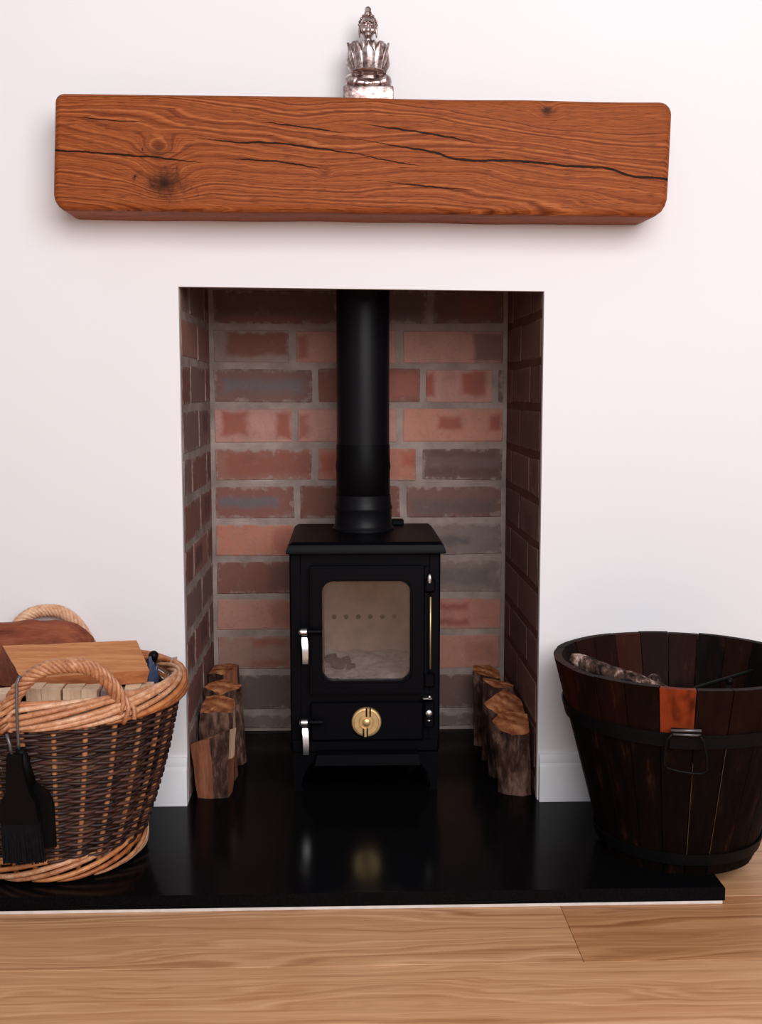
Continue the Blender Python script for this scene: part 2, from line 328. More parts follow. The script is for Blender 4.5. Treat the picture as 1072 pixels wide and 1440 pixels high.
# ------------------------------------------------------------------ mesh helpers
class MB:
    """collects shapes, then builds ONE mesh object"""
    def __init__(s): s.v = []; s.f = []; s.mi = []; s.at = []
    def add(s, v, f, mi=0, at=0.0):
        b = len(s.v); s.v += [tuple(p) for p in v]; s.f += [tuple(i+b for i in q) for q in f]; s.mi += [mi]*len(f); s.at += [at]*len(v); return s
    def box(s, x0, x1, y0, y1, z0, z1, bev=0.0, mi=0, seg=1, rot=None, piv=None):
        bm = bmesh.new(); bmesh.ops.create_cube(bm, size=1)
        bmesh.ops.scale(bm, vec=(x1-x0, y1-y0, z1-z0), verts=bm.verts)
        if bev: bmesh.ops.bevel(bm, geom=list(bm.edges), offset=bev, segments=seg, affect='EDGES', profile=0.5)
        bmesh.ops.translate(bm, vec=((x0+x1)/2, (y0+y1)/2, (z0+z1)/2), verts=bm.verts)
        if rot is not None: bmesh.ops.rotate(bm, cent=piv or ((x0+x1)/2, (y0+y1)/2, (z0+z1)/2), matrix=rot, verts=bm.verts)
        return s.bm(bm, mi)
    def bm(s, bm, mi=0):
        bm.verts.ensure_lookup_table(); bm.verts.index_update()
        s.add([v.co for v in bm.verts], [[v.index for v in f.verts] for f in bm.faces], mi); bm.free(); return s
    def tube(s, pts, r, n=8, closed=False, caps=True, mi=0, at=0.0):
        pts = [Vector(p) for p in pts]; N = len(pts); V = []; F = []
        rr = r if callable(r) else (lambda t: r)
        ref = None
        for i, p in enumerate(pts):
            a = pts[(i-1) % N] if (closed or i) else pts[0]; b = pts[(i+1) % N] if (closed or i < N-1) else pts[-1]
            t = (b-a).normalized()
            if ref is None:
                ref = t.orthogonal().normalized()
                if abs(t.z) < 0.9: ref = (Vector((0, 0, 1))-t*t.z).normalized()
            ref = (ref-t*ref.dot(t)).normalized(); bi = t.cross(ref)
            ra = rr(i/max(1, N-1))
            V += [p+ra*(math.cos(2*PI*k/n)*ref+math.sin(2*PI*k/n)*bi) for k in range(n)]
        for i in range(N if closed else N-1):
            j = (i+1) % N
            F += [(i*n+k, i*n+(k+1) % n, j*n+(k+1) % n, j*n+k) for k in range(n)]
        if caps and not closed: F += [tuple(reversed(range(n))), tuple((N-1)*n+k for k in range(n))]
        return s.add(V, F, mi, at)
    def lathe(s, prof, c=(0, 0, 0), n=40, axis='z', mi=0, close=True):
        V = []; F = []
        for r, h in prof:
            for k in range(n):
                a = 2*PI*k/n; p = (r*math.cos(a), r*math.sin(a), h)
                if axis == 'y': p = (p[0], p[2], p[1])
                if axis == 'x': p = (p[2], p[0], p[1])
                V.append((c[0]+p[0], c[1]+p[1], c[2]+p[2]))
        for i in range(len(prof)-1):
            for k in range(n): F.append((i*n+k, i*n+(k+1) % n, (i+1)*n+(k+1) % n, (i+1)*n+k))
        if close: F += [tuple(reversed(range(n))), tuple((len(prof)-1)*n+k for k in range(n))]
        return s.add(V, F, mi)
    def prism(s, poly, y0, y1, mi=0):
        """outline in x,z extruded along y"""
        n = len(poly); V = [(x, y0, z) for x, z in poly]+[(x, y1, z) for x, z in poly]
        F = [tuple(range(n)), tuple(reversed(range(n, 2*n)))]+[(i, i+n, (i+1) % n+n, (i+1) % n) for i in range(n)]
        return s.add(V, F, mi)
    def ball(s, c, r, mi=0, u=16, w=10, rot=None):
        if not hasattr(r, '__len__'): r = (r, r, r)
        bm = bmesh.new(); bmesh.ops.create_uvsphere(bm, u_segments=u, v_segments=w, radius=1)
        bmesh.ops.scale(bm, vec=r, verts=bm.verts)
        if rot is not None: bmesh.ops.rotate(bm, cent=(0, 0, 0), matrix=rot, verts=bm.verts)
        bmesh.ops.translate(bm, vec=c, verts=bm.verts); return s.bm(bm, mi)
    def build(s, name, mats, parent=None, smooth=False, origin=(0, 0, 0), attr=None, fix=True):
        me = bpy.data.meshes.new(name); O = Vector(origin)
        me.from_pydata([Vector(p)-O for p in s.v], [], s.f)
        for m in (mats if isinstance(mats, (list, tuple)) else [mats]): me.materials.append(m)
        me.polygons.foreach_set('material_index', s.mi)
        if attr:
            a = me.attributes.new(attr, 'FLOAT', 'POINT'); a.data.foreach_set('value', s.at)
        if fix:
            bm = bmesh.new(); bm.from_mesh(me); bmesh.ops.recalc_face_normals(bm, faces=bm.faces); bm.to_mesh(me); bm.free()
        if smooth:
            me.polygons.foreach_set('use_smooth', [True]*len(me.polygons))
            if smooth != 'all':
                try: me.set_sharp_from_angle(angle=math.radians(smooth if smooth is not True else 40))
                except Exception: pass
        me.update()
        o = bpy.data.objects.new(name, me); COL.objects.link(o); o.location = O
        if parent is not None:
            o.parent = parent; o.matrix_parent_inverse = Matrix.Identity(4)
            o.location = O-world_loc(parent)
        return o
def world_loc(o):
    l = Vector(o.location)
    while o.parent is not None: o = o.parent; l += Vector(o.location)
    return l
def thing(name, loc, label, cat, group=None):
    o = bpy.data.objects.new(name, None); o.empty_display_size = 0.05; COL.objects.link(o); o.location = loc
    return tag(o, label, cat, group)
def tag(o, label, cat, group=None):
    o['label'] = label; o['category'] = cat
    if group: o['group'] = group
    return o
def struct(o): o['kind'] = 'structure'; return o
def rrect(x0, x1, z0, z1, r, n=6):
    out = []
    for cx, cz, a0 in ((x1-r, z1-r, 0), (x0+r, z1-r, PI/2), (x0+r, z0+r, PI), (x1-r, z0+r, 1.5*PI)):
        out += [(cx+r*math.cos(a0+PI/2*k/n), cz+r*math.sin(a0+PI/2*k/n)) for k in range(n+1)]
    return out
def ringframe(mb, outer, inner, y0, y1, mi=0):
    """frame between two outlines of equal point count, extruded along y"""
    n = len(outer); V = [(x, y0, z) for x, z in outer]+[(x, y0, z) for x, z in inner]+[(x, y1, z) for x, z in outer]+[(x, y1, z) for x, z in inner]; F = []
    for i in range(n):
        j = (i+1) % n
        F += [(i, j, n+j, n+i), (2*n+i, 3*n+i, 3*n+j, 2*n+j), (i, 2*n+i, 2*n+j, j), (n+i, n+j, 3*n+j, 3*n+i)]
    mb.add(V, F, mi)

# ------------------------------------------------------------------ the setting
FZ = -0.026           # floor level (hearth top is z = 0)
OW, D = 0.31, 0.431   # half width and depth of the fireplace opening
LT, RT = 0.9002, 0.8941
# plaster wall with the opening cut out
mb = MB()
X0, X1, ZT, TH = -1.9, 1.9, 2.4, 0.014
xs = [X0, -OW, OW, X1]
def quadwall(poly):
    n = len(poly); mb.add([(x, 0, z) for x, z in poly]+[(x, TH, z) for x, z in poly], [tuple(range(n)), tuple(reversed(range(n, 2*n)))]+[(i, i+n, (i+1) % n+n, (i+1) % n) for i in range(n)])
quadwall([(X0, FZ-0.03), (-OW, FZ-0.03), (-OW, LT), (OW, RT), (OW, FZ-0.03), (X1, FZ-0.03), (X1, ZT), (X0, ZT)])
wall = struct(mb.build('wall_back', M['plaster'], fix=False))
# chimney breast core behind the plaster so no light leaks around the recess
mb = MB()
for x0, x1 in ((X0, -OW-0.06), (OW+0.06, X1)): mb.box(x0, x1, TH+0.001, 0.55, FZ-0.03, ZT)
mb.box(-OW-0.06, OW+0.06, TH+0.001, 0.55, 1.01, ZT); mb.box(-OW-0.06, OW+0.06, D+0.05, 0.55, FZ-0.03, 1.01)
struct(mb.build('wall_core', M['mortar']))
# skirting boards
def skirting(name, x0, x1, hx):
    mb = MB()
    prof = [(0, 0), (-0.014, 0), (-0.014, 0.064), (-0.012, 0.068), (-0.010, 0.070), (-0.010, 0.078), (-0.006, 0.085), (0, 0.086)]
    def run(a, b, zb):
        n = len(prof); P = [(y, max(z, 0) if z > 0 else zb) for y, z in prof]
        mb.add([(a, y, z) for y, z in P]+[(b, y, z) for y, z in P], [tuple(range(n)), tuple(reversed(range(n, 2*n)))]+[(i, i+n, (i+1) % n+n, (i+1) % n) for i in range(n)])
    lo, hi = (x0, x1)
    if hi > hx > lo: run(lo, hx, 0.0005); run(hx, hi, FZ)
    elif lo < -hx < hi: run(lo, -hx, FZ); run(-hx, hi, 0.0005)
    struct(mb.build(name, M['skirting'], smooth=30))
skirting('baseboard_left', X0, -OW+0.0005, 0.57); skirting('baseboard_right', OW+0.002, X1, 0.527)

# bricked recess
BT = 0.0018  # how far a brick stands proud of the mortar
brick_cache = {}
def brick_mesh(L, H, T=0.05):
    key = (round(L, 3), round(H, 3), random.randrange(3))
    if key in brick_cache: return brick_cache[key]
    bm = bmesh.new(); bmesh.ops.create_cube(bm, size=1); bmesh.ops.scale(bm, vec=(L, T, H), verts=bm.verts)
    bmesh.ops.bevel(bm, geom=list(bm.edges), offset=min(0.004, H*0.15), segments=1, affect='EDGES')
    for v in bm.verts: v.co += Vector((random.uniform(-1, 1)*0.0024, random.uniform(-1, 1)*0.0006, random.uniform(-1, 1)*0.0022))
    me = bpy.data.meshes.new('brick'); bm.to_mesh(me); bm.free(); me.materials.append(M['brick']); brick_cache[key] = me
    return me
PINK, RED, DRED, GREY, DK, BUFF = S(194, 140, 128), S(160, 88, 74), S(132, 74, 64), S(108, 96, 98), S(92, 62, 56), S(170, 120, 106)
NOP = (0.0, 0.0, -1.0, -1.0)
def brick(parent, loc, rotz, L, H, base, patch=None, pa=NOP, pb=NOP, smear=0.5):
    o = bpy.data.objects.new('brick', brick_mesh(L, H)); COL.objects.link(o); o.parent = parent
    o.location = Vector(loc)-world_loc(parent); o.rotation_euler = (0, 0, rotz)
    o['bcol'] = list(base[:3]); o['pcol'] = list((patch or base)[:3]); o['patch_a'] = list(pa); o['patch_b'] = list(pb)
    o['smear'] = float(smear); o['half'] = [L/2, 0.025, H/2]
    return o
ZC = [0.0, 0.0421, 0.1278, 0.2128, 0.2927, 0.3735, 0.4523, 0.532, 0.6112, 0.6957, 0.7766, 0.857, 0.938, 1.012]  # bed joints, measured
mb = MB(); mb.box(-OW-0.05, OW+0.05, D, D+0.05, 0.0, 1.0)
wrb = struct(mb.build('wall_recess_back', M['mortar']))
J = 0.0045
def rb(row, x0, x1, *a, **k):
    z0, z1 = ZC[row]+J, ZC[row+1]-J; x0 += J; x1 -= J
    brick(wrb, ((x0+x1)/2, D+0.025-BT, (z0+z1)/2), 0, x1-x0, z1-z0, *a, **k)
B = 0.3075
# row by row from the top, left to right
rb(12, -B, -.15, DK, smear=.2); rb(12, -.15, .07, DK, smear=.2); rb(12, .07, B, DK, smear=.2)
rb(11, -B, -.036, S(104, 78, 70), DRED, (0, -.028, .12, .008), smear=.7); rb(11, -.036, .149, S(110, 92, 88), smear=.6); rb(11, .149, B, S(112, 74, 66), DRED, (0.02, 0, .035, .02), smear=.3)
rb(10, -B, -.137, S(150, 130, 122), S(124, 62, 52), (.012, .006, .062, .024), smear=.6); rb(10, -.137, .0845, PINK, RED, (-.09, 0, .012, .022), smear=.2); rb(10, .0845, B, PINK, S(124, 84, 76), (.075, .0, .03, .03), smear=.3)
rb(9, -B, -.091, S(120, 84, 78), S(104, 100, 108), (.0, .0, .082, .012), smear=.45); rb(9, -.091, .134, DRED, RED, (0.05, 0, .05, .025), smear=.2); rb(9, .134, .2855, PINK, S(160, 72, 54), (.03, .004, .024, .024), (-.064, 0, .010, .026), smear=.25); rb(9, .2855, B+.001, S(104, 84, 78), smear=.5)
rb(8, -B, -.134, PINK, S(158, 74, 54), (-.040, .003, .026, .024), (.062, 0, .013, .026), smear=.35); rb(8, -.134, .086, PINK, RED, (-.092, 0, .009, .024), smear=.2); rb(8, .086, B, S(196, 132, 112), S(156, 70, 54), (-.006, .006, .025, .014), (.088, .006, .012, .016), smear=.25)
rb(7, -B, -.0925, S(146, 92, 78), S(142, 70, 52), (.012, .002, .088, .022), smear=.55); rb(7, -.0925, .1263, S(180, 110, 90), S(170, 82, 60), (.086, .01, .014, .012), (-.09, 0, .02, .02), smear=.35); rb(7, .1263, B, S(100, 78, 76), S(82, 50, 46), (0, -.016, .075, .008), (0, .022, .07, .006), smear=.6)
rb(6, -B, -.131, S(128, 72, 64), S(94, 92, 102), (-.012, .002, .062, .010), smear=.4); rb(6, -.131, .0935, S(116, 62, 48), smear=.3); rb(6, .0935, B, S(118, 78, 72), S(88, 74, 74), (.0, -.010, .09, .014), smear=.45)
rb(5, -B, -.095, S(188, 118, 96), S(166, 94, 76), (.05, 0, .03, .026), smear=.55); rb(5, -.095, .125, RED, smear=.3); rb(5, .125, B, S(128, 114, 110), S(84, 78, 86), (-.03, -.002, .05, .008), smear=.9)
rb(4, -B, -.115, S(126, 70, 60), S(104, 62, 52), (.05, 0, .03, .024), smear=.35); rb(4, -.115, .105, DRED, smear=.3); rb(4, .105, B, S(132, 116, 110), S(104, 96, 96), (.0, .0, .07, .016), smear=.9)
rb(3, -B, -.09, S(190, 134, 118), S(176, 112, 96), (.05, 0, .04, .024), smear=.35); rb(3, -.09, .135, PINK, smear=.3); rb(3, .135, B, S(192, 124, 108), S(152, 68, 54), (-.02, .016, .03, .006), (-.02, -.018, .03, .006), smear=.25)
rb(2, -B, -.115, S(160, 120, 108), S(152, 84, 68), (.02, .022, .035, .008), (.02, -.022, .04, .007), smear=.7); rb(2, -.115, .11, PINK, smear=.3); rb(2, .11, B, S(190, 126, 108), S(176, 110, 92), (.05, 0, .03, .02), smear=.2)
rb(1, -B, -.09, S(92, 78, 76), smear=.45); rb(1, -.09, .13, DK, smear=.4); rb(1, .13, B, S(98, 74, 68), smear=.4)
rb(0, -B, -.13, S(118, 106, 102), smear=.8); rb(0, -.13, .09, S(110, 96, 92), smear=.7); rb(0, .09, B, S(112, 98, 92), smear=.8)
def side(name, sx):
    mb = MB(); a, b = (sx*OW, sx*(OW+0.05)); mb.box(min(a, b), max(a, b), TH, D, 0.0, 1.0)
    wl = struct(mb.build(name, M['mortar'] if sx < 0 else M['mortar_brown_shade']))
    pal = [S(128, 72, 62), S(112, 58, 50), S(150, 98, 88), S(120, 88, 82), S(140, 82, 70)] if sx < 0 else [S(92, 54, 48), S(100, 60, 52), S(88, 50, 45), S(104, 64, 56)]  # right-hand palette is darker: the reveal's shade put into the brick colours
    for r in range(13):
        z0, z1 = ZC[r]+J, ZC[r+1]-J
        cuts = [TH+0.002, 0.125, 0.345, D-0.006] if r % 2 else [TH+0.002, 0.235, D-0.006]
        for y0, y1 in zip(cuts, cuts[1:]):
            base = random.choice(pal); L = y1-y0-2*J
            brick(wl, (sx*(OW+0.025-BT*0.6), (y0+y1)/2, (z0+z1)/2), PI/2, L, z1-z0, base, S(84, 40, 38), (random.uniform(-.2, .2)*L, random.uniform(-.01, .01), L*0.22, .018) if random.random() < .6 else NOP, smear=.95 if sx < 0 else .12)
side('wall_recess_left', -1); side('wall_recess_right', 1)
mb = MB(); mb.box(-OW-0.05, OW+0.05, TH+0.002, D, 0.945, 0.96)
struct(mb.build('ceiling_recess', M['soot']))

# floor boards
mb = MB(); mb.box(X0, X1, -3.0, -0.0005, FZ-0.03, FZ-0.004); fl = struct(mb.build('floor', M['joint']))
ye = [0.0, -0.153, -0.342, -0.531]
while ye[-1] > -2.9: ye.append(ye[-1]-0.189)
offs = [0.55, -0.1, 0.283, 0.74, -0.32, 0.45]
def plank(x0, x1, y0, y1, tone):
    mb = MB(); mb.box(x0, x1, y0, y1, FZ-0.004, FZ, 0.0006); p = mb.build('plank', M['floor'], fl, origin=((x0+x1)/2, (y0+y1)/2, FZ)); p['tone'] = list(tone)
for i in range(len(ye)-1):
    y1, y0 = ye[i]-0.0004, ye[i+1]+0.0004; x = offs[i % 6]-1.26*3
    while x < X1:
        a, b = max(X0, x), min(X1, x+1.2595)
        if b-a > 0.02:
            t = random.uniform(0.94, 1.04); tone = (t, t, t)
            if i == 2 and abs(x-0.283) < 0.01: tone = (0.82, 0.72, 0.62)
            if i == 2 and abs(x+1.26-0.283) < 0.01: tone = (1.0, 0.99, 0.97)
            if i == 3: tone = (1.04, 1.02, 1.0)
            plank(a, b, y0, y1, tone)
        x += 1.26

# ------------------------------------------------------------------ hearth
HX0, HX1, HP = -0.57, 0.526, -0.3685
he = thing('hearth', (0, 0, FZ), 'polished black stone hearth slab under the stove, baskets and logs', 'hearth')
bm = bmesh.new()
out = [(HX0, HP), (HX1, HP), (HX1, -0.0005), (OW, -0.0005), (OW, D), (-OW, D), (-OW, -0.0005), (HX0, -0.0005)]
lo = [bm.verts.new((x, y, -0.0205)) for x, y in out]; hi = [bm.verts.new((x, y, 0)) for x, y in out]
bm.faces.new(hi); bm.faces.new(lo[::-1])
for i in range(8): bm.faces.new((lo[i], lo[(i+1) % 8], hi[(i+1) % 8], hi[i]))
bmesh.ops.bevel(bm, geom=[e for e in bm.edges if e.verts[0].co.z == e.verts[1].co.z == 0 and max(e.verts[0].co.y, e.verts[1].co.y) <= 0 and (e.verts[0].co.y == e.verts[1].co.y == HP or e.verts[0].co.x == e.verts[1].co.x)], offset=0.0015, segments=2, affect='EDGES')
mb = MB(); mb.bm(bm); mb.build('slab', M['hearth'], he)
mb = MB(); mb.box(HX0, HX1-0.003, HP+0.0005, HP+0.02, FZ, -0.0205, 0.0008); mb.box(HX1-0.02, HX1-0.003, HP+0.02, -0.002, FZ, -0.0205, 0.0008)
gs = mb.build('grout_strip', M['grout'], he); gs['label'] = 'thin white grout strip under the slab'

# ------------------------------------------------------------------ oak mantel beam
def arc(cx, cz, r, a0, a1, n=5): return [(cx+r*math.cos(a0+(a1-a0)*k/n), cz+r*math.sin(a0+(a1-a0)*k/n)) for k in range(n+1)]
xl_t, xl_b, xr_t, xr_b = -0.4845, -0.4905, 0.4945, 0.4900
zl_t, zr_t, zl_b, zr_b = 1.1905, 1.1850, 1.0095, 1.0045
poly = arc(xr_t-.020, zr_t-.020, .020, 0, PI/2)+arc(xl_t+.014, zl_t-.014, .014, PI/2, PI)
poly += [(xl_b, zl_b+.024), (xl_b+.002, zl_b+.015), (xl_b+.007, zl_b+.007), (xl_b+.013, zl_b+.002), (xl_b+.020, zl_b)]
poly += [(xr_b-.026, zr_b), (xr_b-.017, zr_b+.003), (xr_b-.008, zr_b+.010), (xr_b-.003, zr_b+.018), (xr_b, zr_b+.028)]
# resample edges so the long faces carry a slight hand-hewn wave
P2 = []
for i in range(len(poly)):
    a, b = Vector(poly[i]), Vector(poly[(i+1) % len(poly)]); n = max(1, int((b-a).length/0.03))
    P2 += [a.lerp(b, k/n) for k in range(n)]
mb = MB(); V = []; F = []; n = len(P2); cxm, czm = 0.002, 1.095
rings = [(0.0, -0.001)]+[(0.0, -0.03), (0.0, -0.06)]+[(0.011*(1-math.cos(a)), -0.089-0.011*math.sin(a)) for a in (0, .3, .6, .9, 1.2, 1.45, PI/2)]
for ins, y in rings:
    for i, p in enumerate(P2):
        t = (P2[(i+1) % n]-P2[i-1]).normalized(); nrm = Vector((-t.y, t.x))
        wv = 0.0022*(noise.noise(Vector((p.x*7, y*9, p.y*7+3)))) 
        q = p+nrm*(ins+wv); V.append((q.x, y, q.y))
R = len(rings)
for r in range(R-1):
    for i in range(n): F.append((r*n+i, r*n+(i+1) % n, (r+1)*n+(i+1) % n, (r+1)*n+i))
F += [tuple(range(n)), tuple((R-1)*n+i for i in range(n))]
mb.add(V, F)
beam = mb.build('mantel_beam', M['beam'], smooth=50)
tag(beam, 'chunky golden-brown oak mantel beam with cracks and knots on the wall', 'mantel')

# ------------------------------------------------------------------ silver statue on the beam
BX, BY, BZ = 0.0092, -0.052, 1.1885
st = thing('statue', (BX, BY, BZ), 'small antique-silver seated Buddha statue holding a lotus on the mantel beam', 'statue')
def R3(ax, a): return Matrix.Rotation(a, 3, ax)
mb = MB()
mb.box(BX-.0405, BX+.0405, BY-.021, BY+.020, BZ, BZ+.0235, 0.0025, seg=2)
o = mb.build('plinth', M['silver'], st, smooth=35)
mb = MB(); c = lambda x, y, z: (BX+x, BY+y, BZ+z)
# crossed legs, lap, torso, shoulders, arms, neck, head: fused below into one surface
for s_ in (-1, 1):
    mb.ball(c(s_*.0225, -.003, .0325), (.0160, .0155, .0138), rot=R3('Y', -s_*.30))
    mb.tube([c(s_*.030, -.006, .031), c(s_*.016, -.014, .029), c(-s_*.006, -.0165, .0275)], lambda t: .0068-.002*t, 10)
mb.ball(c(0, -.006, .030), (.024, .012, .0075)); mb.ball(c(0, .004, .043), (.0215, .013, .014))
mb.ball(c(0, .006, .068), (.0185, .012, .028)); mb.ball(c(0, .006, .090), (.0225, .0100, .0115))
for s_ in (-1, 1):
    mb.tube([c(s_*.0215, .004, .092), c(s_*.0275, .002, .078), c(s_*.0300, -.003, .060), c(s_*.025, -.011, .048), c(s_*.012, -.018, .0440)], lambda t: .0064-.0018*t, 10)
    mb.ball(c(s_*.021, .004, .092), .0075)
mb.tube([c(0, .005, .094), c(0, .003, .108)], .0066, 12)
mb.ball(c(0, .001, .1200), (.0132, .0135, .0180)); mb.ball(c(0, -.0020, .1145), (.0110, .0118, .0128))
mb.ball(c(0, -.0140, .1170), (.0019, .0032, .0056)); mb.ball(c(0, -.0140, .1113), (.0040, .0018, .0012)); mb.ball(c(0, -.0134, .1092), (.0032, .0018, .0012)); mb.ball(c(0, -.0105, .1050), (.0042, .0036, .0032))
for s_ in (-1, 1):
    mb.ball(c(s_*.0052, -.0126, .1190), (.0035, .0022, .0019)); mb.ball(c(s_*.0054, -.0128, .1236), (.0046, .0022, .0010), rot=R3('Y', s_*.25))
    mb.ball(c(s_*.0137, .0015, .1125), (.0019, .0034, .0100)); mb.ball(c(s_*.0070, -.009, .1120), (.0040, .0032, .0046))
fig = mb.build('figure', M['silver'], st, origin=(BX, BY, BZ), smooth='all')
md = fig.modifiers.new('fuse', 'REMESH'); md.mode = 'VOXEL'; md.voxel_size = 0.0007; md.use_smooth_shade = True
sm = fig.modifiers.new('soften', 'SMOOTH'); sm.iterations = 2; sm.factor = 0.5
mb = MB()
for i in range(6):
    el = .12+i*.27; rr = math.cos(el); k = max(5, int(17*rr))
    for j in range(k):
        a = 2*PI*(j+.5*(i % 2))/k
        y = math.sin(a)*rr
        if y < -.30 and i < 3: continue
        mb.ball(c(math.cos(a)*rr*.0143, .001+y*.0143, .1205+math.sin(el)*.0190), .0023, u=8, w=6)
mb.lathe([(.0060, .1365), (.0064, .1400), (.0056, .1428), (.0050, .1445), (.0052, .1475), (.0040, .1500), (.0015, .1512), (.0002, .1514)], (BX, BY+.001, BZ), 14)
hr = mb.build('hair', M['silver'], st, smooth='all')
mb = MB(); mb.lathe([(.010, .0425), (.0275, .0440), (.0290, .0460), (.0275, .0480), (.012, .0480)], (BX, BY-.007, BZ), 32)
mb.build('lotus_base', M['silver'], st, smooth=40)
def petal(a, r0, bulge, h, wd, zb, tip):
    mb = MB(); V = []; F = []; NU, NV = 12, 6
    for i in range(NU+1):
        t = i/NU; wdt = wd*((.60+.40*min(1, t/.35)) if t < .55 else max(.04, 1-((t-.55)/.45)**1.8)); rad = r0+bulge*math.sin(PI*.62*t)+tip*t**4
        for j in range(NV+1):
            u_ = -1+2*j/NV; lx = u_*wdt; lr = rad-.0030*u_*u_*(1-t*.3)+.0012*(1-abs(u_))
            V.append((BX+math.cos(a)*lr-math.sin(a)*lx, BY-.007+(math.sin(a)*lr+math.cos(a)*lx)*.74, BZ+zb+h*t))
    for i in range(NU):
        for j in range(NV): F.append((i*(NV+1)+j, i*(NV+1)+j+1, (i+1)*(NV+1)+j+1, (i+1)*(NV+1)+j))
    mb.add(V, F); o = mb.build('petal', M['silver'], st, smooth='all', fix=False)
    sd = o.modifiers.new('thick', 'SOLIDIFY'); sd.thickness = .0012; sd.offset = 0
for k in range(5): petal(-PI/2+(k-2)*.66, .0225, .0078, .0455, .0098, .0455, .0005 if 0 < k < 4 else .004)
for k in range(6): petal(-PI/2+(k-2.5)*.66, .0200, .0078, .0465, .0098, .0455, .0)

# ------------------------------------------------------------------ stove
SX, SF = 0.0050, 0.060
sv = thing('wood_stove', (SX, 0.19, 0), 'small black cast-iron wood-burning stove standing in the brick recess', 'stove')
bx0, bx1, by1 = SX-0.1355, SX+0.1355, 0.315
mb = MB()                                  # shell with the fire opening left open
mb.box(bx0, bx0+.022, SF, by1, .073, .437, .003); mb.box(bx1-.022, bx1, SF, by1, .073, .437, .003)
mb.box(bx0+.02, bx1-.02, by1-.012, by1, .073, .437); mb.box(bx0+.02, bx1-.02, SF+.002, by1, .425, .437)
mb.box(bx0+.02, bx1-.02, SF, by1-.01, .073, .0985)
mb.box(bx0+.02, bx1-.02, SF+.0015, SF+.016, .395, .436); mb.box(bx0+.02, bx1-.02, SF+.0015, SF+.016, .158, .2)
mb.box(bx0+.018, bx0+.062, SF+.0008, SF+.0155, .097, .4); mb.box(bx1-.055, bx1-.018, SF+.0008, SF+.0155, .097, .4)
mb.box(bx0+.02, bx1-.02, SF+.016, by1-.01, .190, .198)
mb.build('body', M['stove'], sv, smooth=35)
mb = MB()                                  # top plate: flat top, sloping skirt, lip
tx0, tx1, ty0, ty1 = SX-.1405, SX+.1435, .040, .335
prof = [(0.012, .4585), (0.011, .4585), (0.004, .4535), (0.0, .4435), (0.0, .4385), (0.006, .4368)]
V = []; F = []
for ins, z in prof: V += [(tx0+ins, ty0+ins, z), (tx1-ins, ty0+ins, z), (tx1-ins, ty1-ins*.3, z), (tx0+ins, ty1-ins*.3, z)]
for i in range(len(prof)-1):
    for k in range(4): F.append((i*4+k, i*4+(k+1) % 4, (i+1)*4+(k+1) % 4, (i+1)*4+k))
F += [(0, 1, 2, 3), tuple(len(prof)*4-4+k for k in (3, 2, 1, 0))]
mb.add(V, F); mb.box(SX+.058, SX+.082, .30, .322, .4580, .470, .002)
mb.build('top_plate', M['stove'], sv, smooth=25)
# door: outer frame, raised bead, glass
dx0, dx1, dz0, dz1 = -.0935, .1095, .183, .4155
gx0, gx1, gz0, gz1 = -.0722, .0855, .2075, .3882
mb = MB(); ringframe(mb, rrect(dx0, dx1, dz0, dz1, .004), rrect(gx0, gx1, gz0, gz1, .020), .046, SF)
ringframe(mb, rrect(dx0+.004, dx1-.004, dz0+.004, dz1-.004, .004), rrect(gx0-.004, gx1+.004, gz0-.004, gz1+.004, .022), .0425, .0465)
door = mb.build('door', M['stove'], sv, smooth=35)
mb = MB(); mb.prism(rrect(gx0-.003, gx1+.003, gz0-.003, gz1+.003, .02), .0535, .0565); mb.build('door_glass', M['glass'], door)
# firebox lining
mb = MB(); yb = .285
hx = [-.0529+.0241*i for i in range(-1, 6)]
mb.box(SX-.105, SX+.105, yb, yb+.02, .198, .40, .002); mb.build('firebrick', M['firebrick'], sv)
for s_ in (-1, 1):
    mb = MB(); xa, xb = SX+s_*.112, SX+s_*.094; mb.box(min(xa, xb), max(xa, xb), SF+.018, yb, .198, .40, .002); mb.build('firebrick', M['firebrick'], sv)
mb = MB()
for x in hx: mb.lathe([(.0001, -.0012), (.0048, -.0012), (.0048, .0)], (x, yb, .2766), 14, 'y')
ah = mb.build('air_holes', M['soot'], sv); ah['label'] = 'row of round air holes in the rear firebrick'
mb = MB(); mb.box(SX-.094, SX+.094, .11, yb, .392, .4, .001, rot=R3('X', -.25)); mb.build('baffle', M['firebrick'], sv)
mb = MB(); V = []; F = []; NX, NY = 26, 22
for j in range(NY+1):
    for i in range(NX+1):
        x = SX-.093+.186*i/NX; y = SF+.019+(yb-SF-.02)*j/NY
        V.append((x, y, .2005+.007*noise.noise(Vector((x*30, y*30, 1)))+.004*noise.noise(Vector((x*90, y*90, 4)))+.009*j/NY))
for j in range(NY):
    for i in range(NX): a = j*(NX+1)+i; F.append((a, a+1, a+NX+2, a+NX+1))
mb.add(V, F); ab = mb.build('ash_bed', M['ash'], sv, smooth='all', fix=False); ab['kind'] = 'stuff'
for x, y, r in ((-.045, .16, .013), (-.03, .19, .010), (-.058, .2, .012), (-.02, .15, .008)):
    mb = MB(); mb.box(x-r, x+r, y-r*.7, y+r*.7, .202, .202+r*1.5, r*.3, rot=R3('Y', random.uniform(-.5, .5))); mb.build('ember_lump', M['char'], sv)
